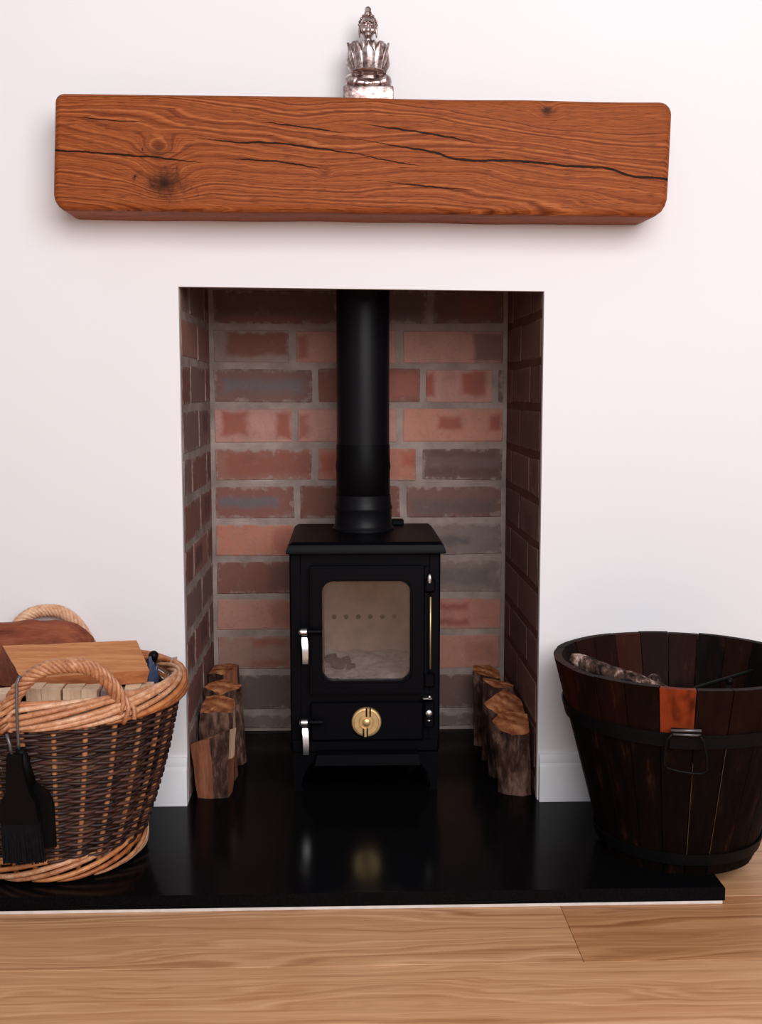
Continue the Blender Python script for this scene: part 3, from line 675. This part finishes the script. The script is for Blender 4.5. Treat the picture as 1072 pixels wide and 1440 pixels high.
# hinge side
mb = MB(); mb.box(.1105, .1300, .040, SF+.002, .368, .392, .003); mb.box(.1105, .1300, .040, SF+.002, .195, .219, .003); mb.box(.1115, .1165, .048, SF+.002, .185, .4135)
mb.build('hinge', M['stove'], sv, smooth=35)
mb = MB(); mb.tube([(.1212, .039, .2295), (.1212, .039, .3605)], .0016, 8); o = mb.build('hinge_rod', M['brass'], sv, smooth='all'); o['label'] = 'thin brass hinge rod'
mb = MB(); mb.lathe([(.0038, .386), (.0042, .389), (.0042, .395), (.0030, .400), (.0006, .402)], (.1195, .040, 0), 14); mb.build('hinge_pin', M['steel'], sv, smooth=40)
mb = MB(); mb.box(.1075, .1255, .036, .052, .1735, .1770, .0015); mb.ball((.1200, .036, .1790), .0034); mb.build('hinge_pin', M['steel'], sv, smooth=40)
mb = MB(); mb.lathe([(.0056, .0), (.0066, -.002), (.0058, -.0075), (.0020, -.009)], (.1190, .044, .1480), 18, 'y'); mb.ball((.1192, .038, .1352), (.0042, .004, .0022)); mb.build('hinge_pin', M['steel'], sv, smooth=40)
mb = MB(); mb.box(.1105, .1300, .042, SF+.002, .120, .168, .003); mb.build('hinge', M['stove'], sv, smooth=35)
# ash-pit door with brass air wheel
mb = MB(); mb.box(-.0940, .1100, .046, SF, .0965, .1655, .003); 
ringframe(mb, rrect(-.068, .086, .1005, .1615, .016), rrect(-.064, .082, .1045, .1575, .014), .0448, .0470)
mb.build('ash_door', M['stove'], sv, smooth=35)
wx, wy, wz = .0066, .0455, .1325
whl = None
mb = MB(); mb.lathe([(.0269, .0), (.0269, -.005), (.0255, -.0068), (.0225, -.0074), (.0216, -.0064), (.0140, -.0064), (.0130, -.0078), (.0116, -.0078), (.0112, -.0060), (.0075, -.0062), (.0065, -.0095), (.0035, -.0110), (.0004, -.0112)], (wx, wy, wz), 44, 'y')
whl = mb.build('air_wheel', M['brass'], sv, smooth=35); whl['label'] = 'round brass air wheel'
for s_, dx in ((1, .0034), (-1, -.0020)):
    z0, z1 = sorted((wz+s_*.0105, wz+s_*.0265))
    for q in (-1, 1): mb = MB(); mb.box(wx+dx+q*.0036-.0011, wx+dx+q*.0036+.0011, wy-.0082, wy-.0060, z0, z1, .0003); mb.build('wheel_slot', M['soot'], whl)
    mb = MB(); mb.box(wx+dx-.0022, wx+dx+.0022, wy-.0096, wy-.006, z0, z1-.0002, .0007); mb.build('wheel_spoke', M['brass'], whl)
# lever handles
for hz, hl in ((.3001, .055), (.1351, .056)):
    mb = MB(); V = []; F = []
    for i in range(9):
        t = i/8; z = hz-.0095-hl*.86*t; x = -.1036+.0016*t+.0010*math.sin(PI*t); wd = .0056-.0006*t-.001*(i == 0); yy = .030-.006*math.sin(PI*t*.8)
        V += [(x-wd, yy, z), (x+wd, yy, z), (x+wd, yy+.0055, z), (x-wd, yy+.0055, z)]
    for i in range(8):
        for k in range(4): F.append((i*4+k, i*4+(k+1) % 4, i*4+4+(k+1) % 4, i*4+4+k))
    F += [(0, 1, 2, 3), (32, 33, 34, 35)]; mb.add(V, F); h = mb.build('door_handle', M['steel'], sv, smooth=30); h['label'] = 'bright steel lever handle'
    mb = MB(); mb.lathe([(.0028, -.0105), (.0046, -.0085), (.0052, -.0075), (.0070, -.0070), (.0070, .0040), (.0060, .0048), (.0030, .005)], (-.1030, .032, hz), 20, 'x'); mb.build('knob', M['steel'], h, smooth=40)
    mb = MB(); mb.tube([(-.098, .034, hz), (-.072, .034, hz)], .0046, 10)
    for i in range(3): mb.lathe([(.0062, -.0012), (.0062, .0012)], (-.092+.007*i, .034, hz), 12, 'x')
    mb.tube([(-.088, .034, hz), (-.088, SF, hz)], .004, 8); mb.build('latch', M['stove'], h, smooth=40)
# ash lip and bottom plate
mb = MB(); mb.box(-.1285, .1385, .052, .12, .0730, .0955, .003); mb.build('bottom_plate', M['stove'], sv, smooth=35)
mb = MB()
V = [(-.0815, .020, .0790), (.0995, .020, .0790), (.1030, .018, .0598), (-.0865, .018, .0598), (-.0815, .062, .0785), (.0995, .062, .0785), (.1030, .062, .0590), (-.0865, .062, .0590)]
mb.add(V, [(0, 1, 2, 3), (4, 5, 6, 7), (0, 1, 5, 4), (3, 2, 6, 7), (0, 3, 7, 4), (1, 2, 6, 5)]); mb.build('ash_lip', M['stove'], sv)
# curved legs
def leg(xo, s_, y):
    mb = MB(); V = []; F = []; n = 8
    for i in range(n+1):
        t = i/n; z = .074*(1-t); xa = xo-s_*.001*t; inner = xo-s_*(.044*(1-t)**2.2+.013+.003*(t > .92))
        V += [(xa, y, z), (inner, y, z), (inner, y+.022, z), (xa, y+.022, z)]
    for i in range(n):
        for k in range(4): F.append((i*4+k, i*4+(k+1) % 4, i*4+4+(k+1) % 4, i*4+4+k))
    F += [(0, 1, 2, 3), tuple(n*4+k for k in range(4))]; mb.add(V, F); mb.build('leg', M['stove'], sv, smooth=25)
leg(-.126, -1, .058); leg(.1375, 1, .058); leg(-.126, -1, .285); leg(.1375, 1, .285)

# flue pipe
PX, PY = 0.0048, 0.235
fp = thing('flue_pipe', (PX, PY, .4585), 'black enamelled flue pipe rising from the stove top into the chimney', 'flue pipe')
mb = MB(); mb.lathe([(.0505, .615), (.0505, .9445)], (PX, PY, 0), 48); mb.build('upper_pipe', M['pipe'], fp, smooth=40)
mb = MB(); mb.lathe([(.0500, .524), (.0516, .526), (.0518, .570), (.0532, .5815), (.0518, .592), (.0514, .622), (.0508, .6235)], (PX, PY, 0), 48); mb.build('sleeve', M['pipe_dark'], fp, smooth=40)
mb = MB(); mb.lathe([(.0600, .4587), (.0600, .4625), (.0575, .4655), (.0555, .470), (.0550, .497), (.0562, .4995), (.0562, .5035), (.0550, .506), (.0535, .512), (.0528, .5265), (.0505, .5268)], (PX, PY, 0), 48); mb.build('spigot', M['pipe'], fp, smooth=35)

# ------------------------------------------------------------------ logs standing in the recess
def log(name, label, base, top, kinds, group, cx=None, jag=0.0042):
    """base: [(x,y)] outline on the hearth, top: [(x,y,z)] outline of the cut; kinds: material slot per side"""
    mb = MB(); n = len(base); sub, lev = 5, 9; V = []; ring_n = n*sub; sd = random.uniform(0, 50)
    for l in range(lev+1):
        t = l/lev
        for i in range(n):
            j = (i+1) % n
            for k in range(sub):
                u_ = k/sub
                b = Vector((base[i][0], base[i][1], 0)).lerp(Vector((base[j][0], base[j][1], 0)), u_)
                tp = Vector(top[i]).lerp(Vector(top[j]), u_); p = b.lerp(tp, t)
                am = jag*(1.0 if kinds[i] == 1 else 0.45)
                dv = noise.noise_vector(Vector((p.x*55, p.y*55, p.z*28+sd)))*am
                if l == 0: dv.z = 0
                V.append(p+dv)
    F = []; mi = []
    for l in range(lev):
        for q in range(ring_n):
            F.append((l*ring_n+q, l*ring_n+(q+1) % ring_n, (l+1)*ring_n+(q+1) % ring_n, (l+1)*ring_n+q)); mi.append(2 if kinds[q//sub] == 3 and l < lev*.45 else kinds[q//sub])
    c0 = sum((Vector(V[lev*ring_n+q]) for q in range(ring_n)), Vector())/ring_n
    mids = [Vector(V[lev*ring_n+q]).lerp(c0, .5)+Vector((0, 0, random.uniform(-1, 1)*.002)) for q in range(ring_n)]
    o1 = len(V); V += mids; o2 = len(V); V.append(c0)
    for q in range(ring_n):
        r = (q+1) % ring_n
        F += [(lev*ring_n+q, lev*ring_n+r, o1+r, o1+q), (o1+q, o1+r, o2)]; mi += [0, 0]
    F.append(tuple(reversed(range(ring_n)))); mi.append(0)
    mb.add(V, F); mb.mi = mi
    ox = sum(p[0] for p in base)/n; oy = sum(p[1] for p in base)/n
    o = mb.build(name, [M['end'], M['bark'], M['log_side'], M['sap']], smooth=45, origin=(ox, oy, 0))
    tag(o, label, 'log', group); return o
GL, GR = 'split logs stacked left of the stove', 'split logs stacked right of the stove'
log('split_log', 'front log of the left row, slanted top, bark on its right half', [(-.297, .028), (-.268, .022), (-.243, .026), (-.236, .060), (-.262, .085), (-.298, .075)],
    [(-.307, .022, .100), (-.272, .018, .113), (-.238, .022, .1275), (-.229, .055, .120), (-.256, .085, .102), (-.303, .075, .088)], [2, 1, 3, 2, 2, 2], GL)
log('split_log', 'second log from the front of the left row, pale notched top edge', [(-.300, .112), (-.262, .108), (-.238, .116), (-.236, .150), (-.262, .172), (-.300, .168)],
    [(-.301, .100, .1335), (-.262, .100, .1345), (-.239, .106, .134), (-.240, .15, .146), (-.262, .170, .1490), (-.296, .168, .1490)], [1, 1, 3, 2, 2, 2], GL)
log('split_log', 'third log from the front of the left row, lens-shaped cut top', [(-.300, .205), (-.268, .190), (-.232, .205), (-.226, .225), (-.268, .262), (-.298, .240)],
    [(-.3035, .215, .1545), (-.272, .192, .1420), (-.238, .208, .1535), (-.233, .222, .1555), (-.272, .258, .1590), (-.300, .235, .1570)], [1, 1, 1, 2, 2, 2], GL)
log('split_log', 'rearmost log of the left row, half hidden in the corner', [(-.303, .296), (-.272, .290), (-.246, .310), (-.246, .350), (-.27, .365), (-.301, .36)],
    [(-.306, .290, .1610), (-.275, .288, .1600), (-.249, .305, .1700), (-.250, .345, .1665), (-.27, .362, .165), (-.300, .355, .163)], [1, 2, 2, 2, 2, 2], GL)
log('split_log', 'front log of the right row, rough grey bark and pale torn top', [(.247, .040), (.262, .024), (.288, .018), (.304, .026), (.304, .085), (.268, .100)],
    [(.232, .030, .1360), (.246, .022, .1210), (.268, .018, .1120), (.299, .022, .1180), (.304, .080, .1330), (.258, .088, .1370)], [1, 1, 1, 2, 2, 2], GR)
log('split_log', 'second log from the front of the right row, broad rounded cut top', [(.240, .150), (.246, .118), (.272, .110), (.303, .116), (.304, .165), (.270, .190)],
    [(.2270, .112, .1450), (.236, .102, .1370), (.258, .098, .1265), (.304, .106, .1280), (.305, .160, .1390), (.272, .178, .1560)], [1, 1, 1, 2, 2, 1], GR)
log('split_log', 'third log from the front of the right row, thin sliver of cut top', [(.238, .222), (.262, .204), (.298, .212), (.303, .235), (.285, .265), (.245, .255)],
    [(.2385, .222, .1620), (.266, .208, .1490), (.298, .214, .1470), (.302, .232, .1485), (.282, .262, .1500), (.242, .250, .1590)], [1, 1, 1, 2, 2, 2], GR)
log('split_log', 'rearmost log of the right row beside the back bricks', [(.234, .315), (.262, .300), (.284, .305), (.290, .340), (.270, .370), (.238, .360)],
    [(.2305, .318, .1560), (.260, .302, .1470), (.285, .308, .1440), (.288, .340, .1490), (.270, .365, .1560), (.236, .355, .1600)], [1, 1, 1, 2, 2, 2], GR)

# ------------------------------------------------------------------ wicker basket
KX, KY = -0.485, -0.195
bk = thing('log_basket', (KX, KY, 0), 'round two-tone wicker log basket full of firewood on the hearth', 'basket')
def brad(z):
    t = max(0, min(1, (z-.02)/.255)); e = t**1.0+0.10*math.sin(PI*t)
    return .125+.066*e, .128+.048*e
NS = 26
for k in range(NS):
    a = 2*PI*(k+.35)/NS; mb = MB(); pts = []
    for i in range(9):
        z = .012+.25*i/8; rx, ry = brad(z); pts.append((KX+rx*math.cos(a), KY+ry*math.sin(a), z))
    mb.tube(pts, .0042, 7); mb.build('stake', M['stake'], bk, smooth='all')
mb = MB(); rows = 44
for r in range(rows):
    z = .036+.214*r/(rows-1); rx, ry = brad(z); pts = []; N = NS*6; ph = random.uniform(0, 9)
    for i in range(N):
        a = 2*PI*i/N; s_ = math.cos(PI*(a/(2*PI)*NS-.35+r))*1.0
        s_ = max(-1, min(1, s_*1.25)); am = .0043*s_+.0007*noise.noise(Vector((a*9, r*3.1, 0)))
        zz = z+.0016*noise.noise(Vector((math.cos(a)*3+ph, math.sin(a)*3, r*.7)))+.0009*math.sin(a*NS/2+ph)
        pts.append((KX+(rx+am)*math.cos(a), KY+(ry+am)*math.sin(a), zz))
    # colour changes from rod to rod along the row
    b0 = len(mb.v); mb.tube(pts, .0027, 6, closed=True)
    cut = sorted(random.uniform(0, 1) for _ in range(5)); tones = [random.random() for _ in range(6)]
    for i in range(N):
        tn = tones[sum(1 for q in cut if i/N > q) % 5]
        for k in range(6): mb.at[b0+i*6+k] = tn
wv = mb.build('weave', M['weave'], bk, smooth='all', attr='rod', fix=False); wv['kind'] = 'stuff'; wv['label'] = 'dark brown willow weave'
def border(name, Rx, Ry, zc, hw, hh, count, span, p0, p1, r, mats):
    for k in range(count):
        a0 = 2*PI*k/count+random.uniform(-.07, .07); pts = []; n = 16; rj = random.uniform(.9, 1.15); hj = random.uniform(-.0012, .0012)
        for i in range(n+1):
            t = i/n; a = a0+span*t; ph = p0+(p1-p0)*t
            rr = hw*math.cos(ph)+.0008*noise.noise(Vector((a*4, k, 0))); zz = hh*math.sin(ph)+hj
            pts.append((KX+(Rx+rr)*math.cos(a), KY+(Ry+rr)*math.sin(a), zc+zz))
        mb = MB(); mb.tube(pts, lambda t: r*rj*(.55+.45*min(1, 6*t, 6*(1-t))), 6); mb.build(name, random.choice(mats), bk, smooth='all')
border('rim_rod', .1915, .1760, .2665, .011, .0185, 24, math.radians(118), math.radians(-80), math.radians(160), .0044, [M['wicker'], M['wicker'], M['wicker_or']])
border('base_rod', .127, .129, .0205, .0085, .0160, 19, math.radians(84), math.radians(-82), math.radians(95), .0038, [M['wicker'], M['wicker_or']])
def handle(a0, half, zb, zp, out):
    mb = MB(); NSTR = 6; n = 84; path = []
    for i in range(n+1):
        s_ = -1+2*i/n; a = a0+half*s_; z = zb+(zp-zb)*(1-abs(s_)**2.6)
        path.append(Vector((KX+(.196+out*(1-s_*s_))*math.cos(a), KY+(.180+out*(1-s_*s_))*math.sin(a), z)))
    for k in range(NSTR):
        pts = []
        for i, p in enumerate(path):
            t = (path[min(n, i+1)]-path[max(0, i-1)]).normalized(); e1 = Vector((math.cos(a0), math.sin(a0), 0)); e1 = (e1-t*e1.dot(t)).normalized(); e2 = t.cross(e1)
            an = 2*PI*k/NSTR+i/n*2*PI*4.6; spread = .0076*(1+1.1*max(0, abs(-1+2*i/n)-.86)/.14)
            pts.append(p+spread*(math.cos(an)*e1+math.sin(an)*e2))
        mb.tube(pts, .0037, 6)
    mb.build('handle', M['wicker'], bk, smooth='all')
AF = math.radians(-73)
handle(AF, math.radians(27), .252, .341, .006); handle(AF+PI, math.radians(26), .25, .353, -.004)
mb = MB(); mb.lathe([(.0005, .008), (.118, .008), (.120, .016), (.0005, .016)], (KX, KY, 0), 40, close=False); mb.build('basket_floor', M['weave'], bk)

# firewood inside
def hexa(name, top, bot, mats, mi, label, cat='log', group=None, jag=.0015):
    """split billet from 4 top and 4 bottom corners (same winding), gently uneven"""
    mb = MB(); bm = bmesh.new(); vs_ = [bm.verts.new(p) for p in list(top)+list(bot)]
    fs = [bm.faces.new([vs_[i] for i in q]) for q in ((0, 1, 2, 3), (7, 6, 5, 4), (0, 4, 5, 1), (1, 5, 6, 2), (2, 6, 7, 3), (3, 7, 4, 0))]
    for f, k in zip(fs, mi): f.material_index = k
    bmesh.ops.subdivide_edges(bm, edges=list(bm.edges), cuts=5, use_grid_fill=True)
    for v in bm.verts: v.co += noise.noise_vector(v.co*40)*jag
    bm.verts.index_update(); V = [v.co.copy() for v in bm.verts]; F = [[v.index for v in f.verts] for f in bm.faces]; MI = [f.material_index for f in bm.faces]; bm.free()
    ctr = sum(V, Vector())/len(V); ctr.z = min(v.z for v in V)
    mb.add(V, F); mb.mi = MI; o = mb.build(name, mats, smooth=30, origin=ctr); tag(o, label, cat, group); return o
hexa('split_log', [(-.575, -.165, .3235), (-.368, -.140, .3255), (-.330, -.250, .3035), (-.512, -.285, .3005)], [(-.585, -.165, .262), (-.372, -.145, .262), (-.333, -.252, .2845), (-.498, -.290, .2790)],
     [M['split'], M['split_dark'], M['split_orange']], [0, 0, 0, 2, 2, 1], 'large squared pale-orange split log lying across the wicker basket')
mb = MB(); V = []; F = []; n = 18; L_ = 14
for i in range(L_+1):
    t = i/L_; x = -.622+.172*t; sc = 1.0-.10*abs(t-.45)-(.30*((t-.72)/.28)**2 if t > .72 else 0)
    for k in range(n):
        a = PI*k/(n-1); r_ = (.072+.004*noise.noise(Vector((x*30, k*.5, 2))))*sc
        V.append((x, -.088-.040*math.cos(a)*sc*1.0, .268+r_*math.sin(a)*1.12))
for i in range(L_):
    for k in range(n-1): F.append((i*n+k, i*n+k+1, (i+1)*n+k+1, (i+1)*n+k))
    F.append((i*n, (i+1)*n, (i+1)*n+n-1, i*n+n-1))
F += [tuple(range(n)), tuple(L_*n+k for k in range(n))]
mb.add(V, F); o = mb.build('split_log', M['split_dark'], smooth=40, origin=(-.55, -.09, .262)); tag(o, 'dark reddish half-round log behind, under the rear handle of the basket', 'log')
GK = 'pale kindling sticks in the wicker basket'
for i, (x0, x1, zt, lab) in enumerate(((-.546, -.518, .288, 'pale kindling stick at the far left, beside the front handle foot'), (-.4975, -.4755, .2955, 'pale pointed kindling stick just inside the left foot of the front handle'), (-.4745, -.4475, .2935, 'pale square kindling stick second inside the front handle'),
                                     (-.4435, -.4175, .2930, 'pale square kindling stick third inside the front handle'), (-.4165, -.3940, .2920, 'pale kindling stick furthest right inside the front handle'))):
    xm = (x0+x1)/2; xo = KX+(xm-KX)*.72; hw = (x1-x0)/2
    dz = random.uniform(-.002, .002)
    hexa('kindling_stick', [(x0, -.285, zt-.001), (x1, -.285, zt+dz), (x1, -.318, zt+dz-.002), (x0, -.318, zt)], [(xo-hw, -.255, .018), (xo+hw, -.255, .018), (xo+hw, -.285, .018), (xo-hw, -.285, .018)], [M['kindling']], [0]*6, lab, 'kindling', GK, .0008)
hexa('kindling_stick', [(-.3925, -.27, .2865), (-.372, -.27, .2855), (-.372, -.30, .2845), (-.3925, -.30, .2850)], [(-.412, -.25, .018), (-.39, -.25, .018), (-.39, -.275, .018), (-.412, -.275, .018)], [M['grey_wood']], [0]*6, 'short grey kindling stick behind the right foot of the front handle', 'kindling')
for q, (x, y, z, lab) in enumerate(((-.352, -.262, .283, 'small pale stick end beside the big log in the basket'), (-.335, -.247, .281, 'small pale stick end nearest the right side of the basket rim'))):
    hexa('kindling_stick', [(x-.011, y+.01, z), (x+.011, y+.01, z), (x+.011, y-.01, z-.003), (x-.011, y-.01, z-.003)], [(x-.055, y+.05, .018), (x-.033, y+.05, .018), (x-.033, y+.03, .018), (x-.055, y+.03, .018)], [M['kindling']], [0]*6, lab, 'kindling')
hexa('kindling_stick', [(-.3175, -.115, .291), (-.3075, -.110, .292), (-.3065, -.118, .290), (-.3165, -.122, .289)], [(-.372, -.15, .018), (-.362, -.145, .018), (-.360, -.155, .018), (-.37, -.16, .018)], [M['grey_wood']], [0]*6, 'thin grey stick leaning on the right rim of the basket', 'kindling')
bm = bmesh.new(); bmesh.ops.create_icosphere(bm, subdivisions=4, radius=1)
for v in bm.verts:
    c_ = v.co.copy(); v.co = Vector((c_.x*.018, c_.y*.020, c_.z*.130))*(1+.22*noise.noise(c_*2.3)+.14*abs(noise.noise(c_*5.0)))+Vector((-.339+.02*(c_.z-1), -.160-.01*(c_.z-1), .158))
mb = MB(); mb.bm(bm); o = mb.build('wrapper', M['blue'], smooth=25, origin=(-.345, -.15, .02)); tag(o, 'crumpled dark blue wrapper tucked behind the big log in the basket', 'wrapper')
mb = MB(); mb.tube([(-.385, -.115, .018), (-.365, -.100, .20), (-.3510, -.088, .281)], lambda t: .0075-.002*t, 10); mb.ball((-.3500, -.087, .2870), (.0085, .008, .0090)); mb.ball((-.3535, -.090, .2780), (.0065, .006, .006))
o = mb.build('fire_lighter_wand', M['tool'], smooth=40, origin=(-.385, -.115, .018)); tag(o, 'small black knobbed rod sticking up at the back right of the basket', 'rod')

# hearth shovel and brush hanging on the front of the basket
sh = thing('hearth_shovel', (-.468, -.36, .06), 'flat black hearth shovel hanging against the basket front', 'shovel')
def rot_off(z): return -.3895+(.27-z)*.16     # the basket front leans back towards its foot
def slab(name, poly, th, mat, par, off):
    mb = MB(); n_ = len(poly); V = [(x, rot_off(z)+off-th, z) for x, z in poly]+[(x, rot_off(z)+off, z) for x, z in poly]
    mb.add(V, [tuple(range(n_)), tuple(reversed(range(n_, 2*n_)))]+[(i, i+n_, (i+1) % n_+n_, (i+1) % n_) for i in range(n_)]); return mb.build(name, mat, par, smooth=30)
slab('blade', [(-.506, .072), (-.4485, .072), (-.4475, .140), (-.453, .158), (-.466, .170), (-.474, .176), (-.488, .176), (-.500, .168), (-.506, .15)], .006, M['tool'], sh, .0)
mb = MB(); mb.tube([(-.480, rot_off(.172)-.004, .172), (-.4835, rot_off(.20)-.006, .200), (-.487, rot_off(.226)-.007, .226)], lambda t: .0105-.003*t, 10); mb.build('shaft', M['tool'], sh, smooth='all')
mb = MB(); mb.tube([(-.4890+.0022*math.sin(t*PI*2)*0, rot_off(.226)-.007-.004*math.sin(PI*t), .226+.094*t) for t in [i/12 for i in range(13)]]+[(-.4850, -.3885, .330), (-.4800, -.378, .322)], .0022, 8); o = mb.build('hanging_wire', M['wire'], sh, smooth='all'); o['label'] = 'grey wire hanging loop'
br = thing('hearth_brush', (-.495, -.37, .05), 'black hearth brush with long bristles hanging in front of the shovel', 'brush')
slab('brush_block', [(-.5195, .118), (-.4660, .118), (-.468, .150), (-.476, .166), (-.482, .205), (-.4815, .222), (-.502, .222), (-.504, .205), (-.508, .166), (-.517, .150)], .015, M['tool'], br, -.009)
mb = MB(); n_ = 30
for j in range(3):
    for i in range(n_):
        x = -.5185+.0515*i/(n_-1); x2 = x+(x+.493)*.10+random.uniform(-.001, .001); zb = .053+random.uniform(-.002, .002)
        mb.tube([(x, rot_off(.12)-.012-.004*j, .122), (x2, rot_off(.053)-.011-.004*j, zb)], .0012, 4)
bs = mb.build('bristles', M['bristle'], br); bs['kind'] = 'stuff'
mb = MB(); mb.tube([(-.4965, rot_off(.222)-.016, .218), (-.4990, rot_off(.235)-.014, .236), (-.5035, rot_off(.250)-.010, .2505)], .0022, 8); mb.build('hanging_loop', M['wire'], br, smooth='all')

# ------------------------------------------------------------------ wooden bucket
UX, UY, UH = 0.5, -0.205, 0.305
bu = thing('barrel_bucket', (UX, UY, 0), 'dark charred wooden stave bucket with iron hoops, overhanging the hearth corner', 'bucket')
def urad(z): return .120+.080*z/UH
NST = 24; TW = .013
for k in range(NST):
    a0 = 2*PI*(k+.32)/NST; a1 = a0+2*PI/NST; gp = .0007
    mb = MB(); V = []; F = []; nz, na = 10, 4; ofs = random.uniform(-.0012, .0012); zt = UH+random.uniform(-.0006, .0006)
    for i in range(nz+1):
        z = .0+zt*i/nz; r = urad(z)+ofs
        for q in range(na+1):
            a = a0+gp/r+(a1-a0-2*gp/r)*q/na; V.append((UX+r*math.cos(a), UY+r*math.sin(a), z))
        for q in range(na+1):
            a = a0+gp/r+(a1-a0-2*gp/r)*q/na; V.append((UX+(r-TW)*math.cos(a), UY+(r-TW)*math.sin(a), z))
    s_ = 2*(na+1); W_ = na+1
    for i in range(nz):
        b = i*s_; t = b+s_
        for q in range(na): F += [(b+q, b+q+1, t+q+1, t+q), (b+W_+q+1, b+W_+q, t+W_+q, t+W_+q+1)]
        F += [(b, t, t+W_, b+W_), (b+na, b+W_+na, t+W_+na, t+na)]
    for b in (0, nz*s_):
        for q in range(na): F.append((b+q, b+q+1, b+W_+q+1, b+W_+q))
    mb.add(V, F)
    if 255 < math.degrees((a0+a1)/2) % 360 < 290:   # pale raw sliver where the stave edge is worn
        zt_ = UH*.62 if k % 2 else UH*.70; ww = .0008
        b_ = len(mb.v); L2 = []
        for z in (UH*.09, UH*.3, zt_):
            r = urad(z)+ofs+.0003; L2 += [(UX+r*math.cos(a0+(gp+.0001)/r), UY+r*math.sin(a0+(gp+.0001)/r), z), (UX+r*math.cos(a0+(gp+ww)/r), UY+r*math.sin(a0+(gp+ww)/r), z)]
        mb.add(L2, [(0, 1, 3, 2), (2, 3, 5, 4)], 1)
    o = mb.build('stave', [M['stave'], M['gap']], bu, smooth=40, origin=(UX, UY, 0))
    mid = math.degrees((a0+a1)/2) % 360
    o['tint'] = list(S(80, 36, 23)[:3]); o['warm'] = random.choice((0.0, .05, .1, .15, .35))
    if 252 < mid < 263: o['tint'] = list(S(130, 52, 24)[:3]); o['warm'] = 1.0
    elif 236 < mid < 252: o['warm'] = .06
    elif 263 < mid < 300: o['warm'] = .08
mb = MB(); mb.lathe([(.0005, .012), (.106, .012), (.109, .026), (.0005, .026)], (UX, UY, 0), 40, close=False); mb.build('bucket_floor', M['stave'], bu)
for z0, z1 in ((.214, .236), (.018, .036)):
    mb = MB(); mb.lathe([(urad(z0)+.0015, z0), (urad(z0)+.0040, z0), (urad(z1)+.0040, z1), (urad(z1)+.0015, z1), (urad(z0)+.0015, z0)], (UX, UY, 0), 64, close=False); mb.build('hoop', M['iron'], bu, smooth=30)
# front lifting handle: plate, bar, two eyes and a drop ring
ha = math.radians(-90-14); e1 = Vector((-math.sin(ha), math.cos(ha), 0)); e2 = Vector((math.cos(ha), math.sin(ha), 0))
def hp(u_, z, d=0.0): q = Vector((UX, UY, 0))+e2*(urad(z)+.004+d)+e1*u_; return (q.x, q.y, z)
mb = MB(); V = [hp(u_, z, d) for d in (0, .004) for u_, z in ((-.022, .214), (.020, .214), (.022, .246), (-.020, .246))]
mb.add(V, [(0, 1, 2, 3), (7, 6, 5, 4), (0, 4, 5, 1), (1, 5, 6, 2), (2, 6, 7, 3), (3, 7, 4, 0)]); hd = mb.build('drop_handle', M['iron'], bu)
mb = MB(); mb.tube([hp(-.021, .2445, .010), hp(.021, .2470, .010)], .0022, 8); mb.tube([hp(-.020, .2385, .010), hp(.021, .2395, .010)], .0017, 8); mb.build('bar', M['wire'], hd, smooth='all')
mb = MB(); mb.tube([hp(-.019, .240, .012), hp(-.026, .230, .013), hp(-.029, .205, .013), hp(-.029, .192, .013), hp(-.024, .185, .013), hp(-.008, .181, .013), hp(.012, .179, .013), hp(.026, .1800, .013), hp(.031, .186, .013), hp(.029, .21, .013), hp(.024, .232, .013), hp(.019, .240, .012)], .0019, 8)
mb.build('ring', M['iron'], hd, smooth='all')
# things inside the bucket
mb = MB(); A, B_ = Vector((.3215, -.208, .3075)), Vector((.640, -.245, .1850)); n = 30; pts = []
for i in range(n+1):
    t = i/n; p = A.lerp(B_, t)+noise.noise_vector(Vector((t*6, 1, 2)))*.003; p.z += .010*math.sin(PI*t)*.4; pts.append(p)
mb.tube(pts, lambda t: (.0125+.0022*noise.noise(Vector((t*17, 3, 3))))*(min(1, .55+t*12)), 12)
o = mb.build('bark_branch', M['bark_mottle'], smooth='all', origin=pts[0]); tag(o, 'mottled brown bark branch leaning inside the left of the bucket', 'branch')
mb = MB(); mb.tube([(.418, -.225, .2740), (.440, -.218, .2690), (.470, -.205, .258), (.56, -.20, .17)], lambda t: .0075-.002*t, 10)
mb.tube([(.405+.012*math.cos(q*PI/6), -.238, .272+.007*math.sin(q*PI/6)) for q in range(12)], .0022, 6, closed=True)
o = mb.build('fire_tongs', M['tool'], smooth='all', origin=(.5, -.2, .2)); tag(o, 'black iron fire tongs lying at the end of the bark branch', 'tongs')
mb = MB(); mb.ball((.4585, -.203, .2665), (.0115, .011, .0125)); mb.tube([(.4585, -.203, .262), (.500, -.19, .10), (.51, -.185, .03)], .008, 10)
o = mb.build('turned_knob_handle', M['bark_mottle'], smooth='all', origin=(.51, -.185, .03)); tag(o, 'rounded brown wooden knob of a tool in the middle of the bucket', 'tool handle')
mb = MB(); mb.tube([(.500, -.215, .243), (.5285, -.20, .2555), (.6213, -.15, .2650), (.640, -.142, .267)], .0032, 8); mb.tube([(.47, -.22, .03), (.49, -.217, .15), (.500, -.215, .243)], .0032, 8)
o = mb.build('fire_poker', M['iron'], smooth='all', origin=(.47, -.22, .03)); tag(o, 'thin black fire poker slanting across the right of the bucket', 'poker')
mb = MB(); mb.ball((.5920, -.168, .2565), .0065); mb.tube([(.592, -.168, .254), (.57, -.17, .03)], .0042, 8)
o = mb.build('fire_rake', M['iron'], smooth='all', origin=(.57, -.17, .03)); tag(o, 'black tool with a small round end below the poker in the bucket', 'rake')
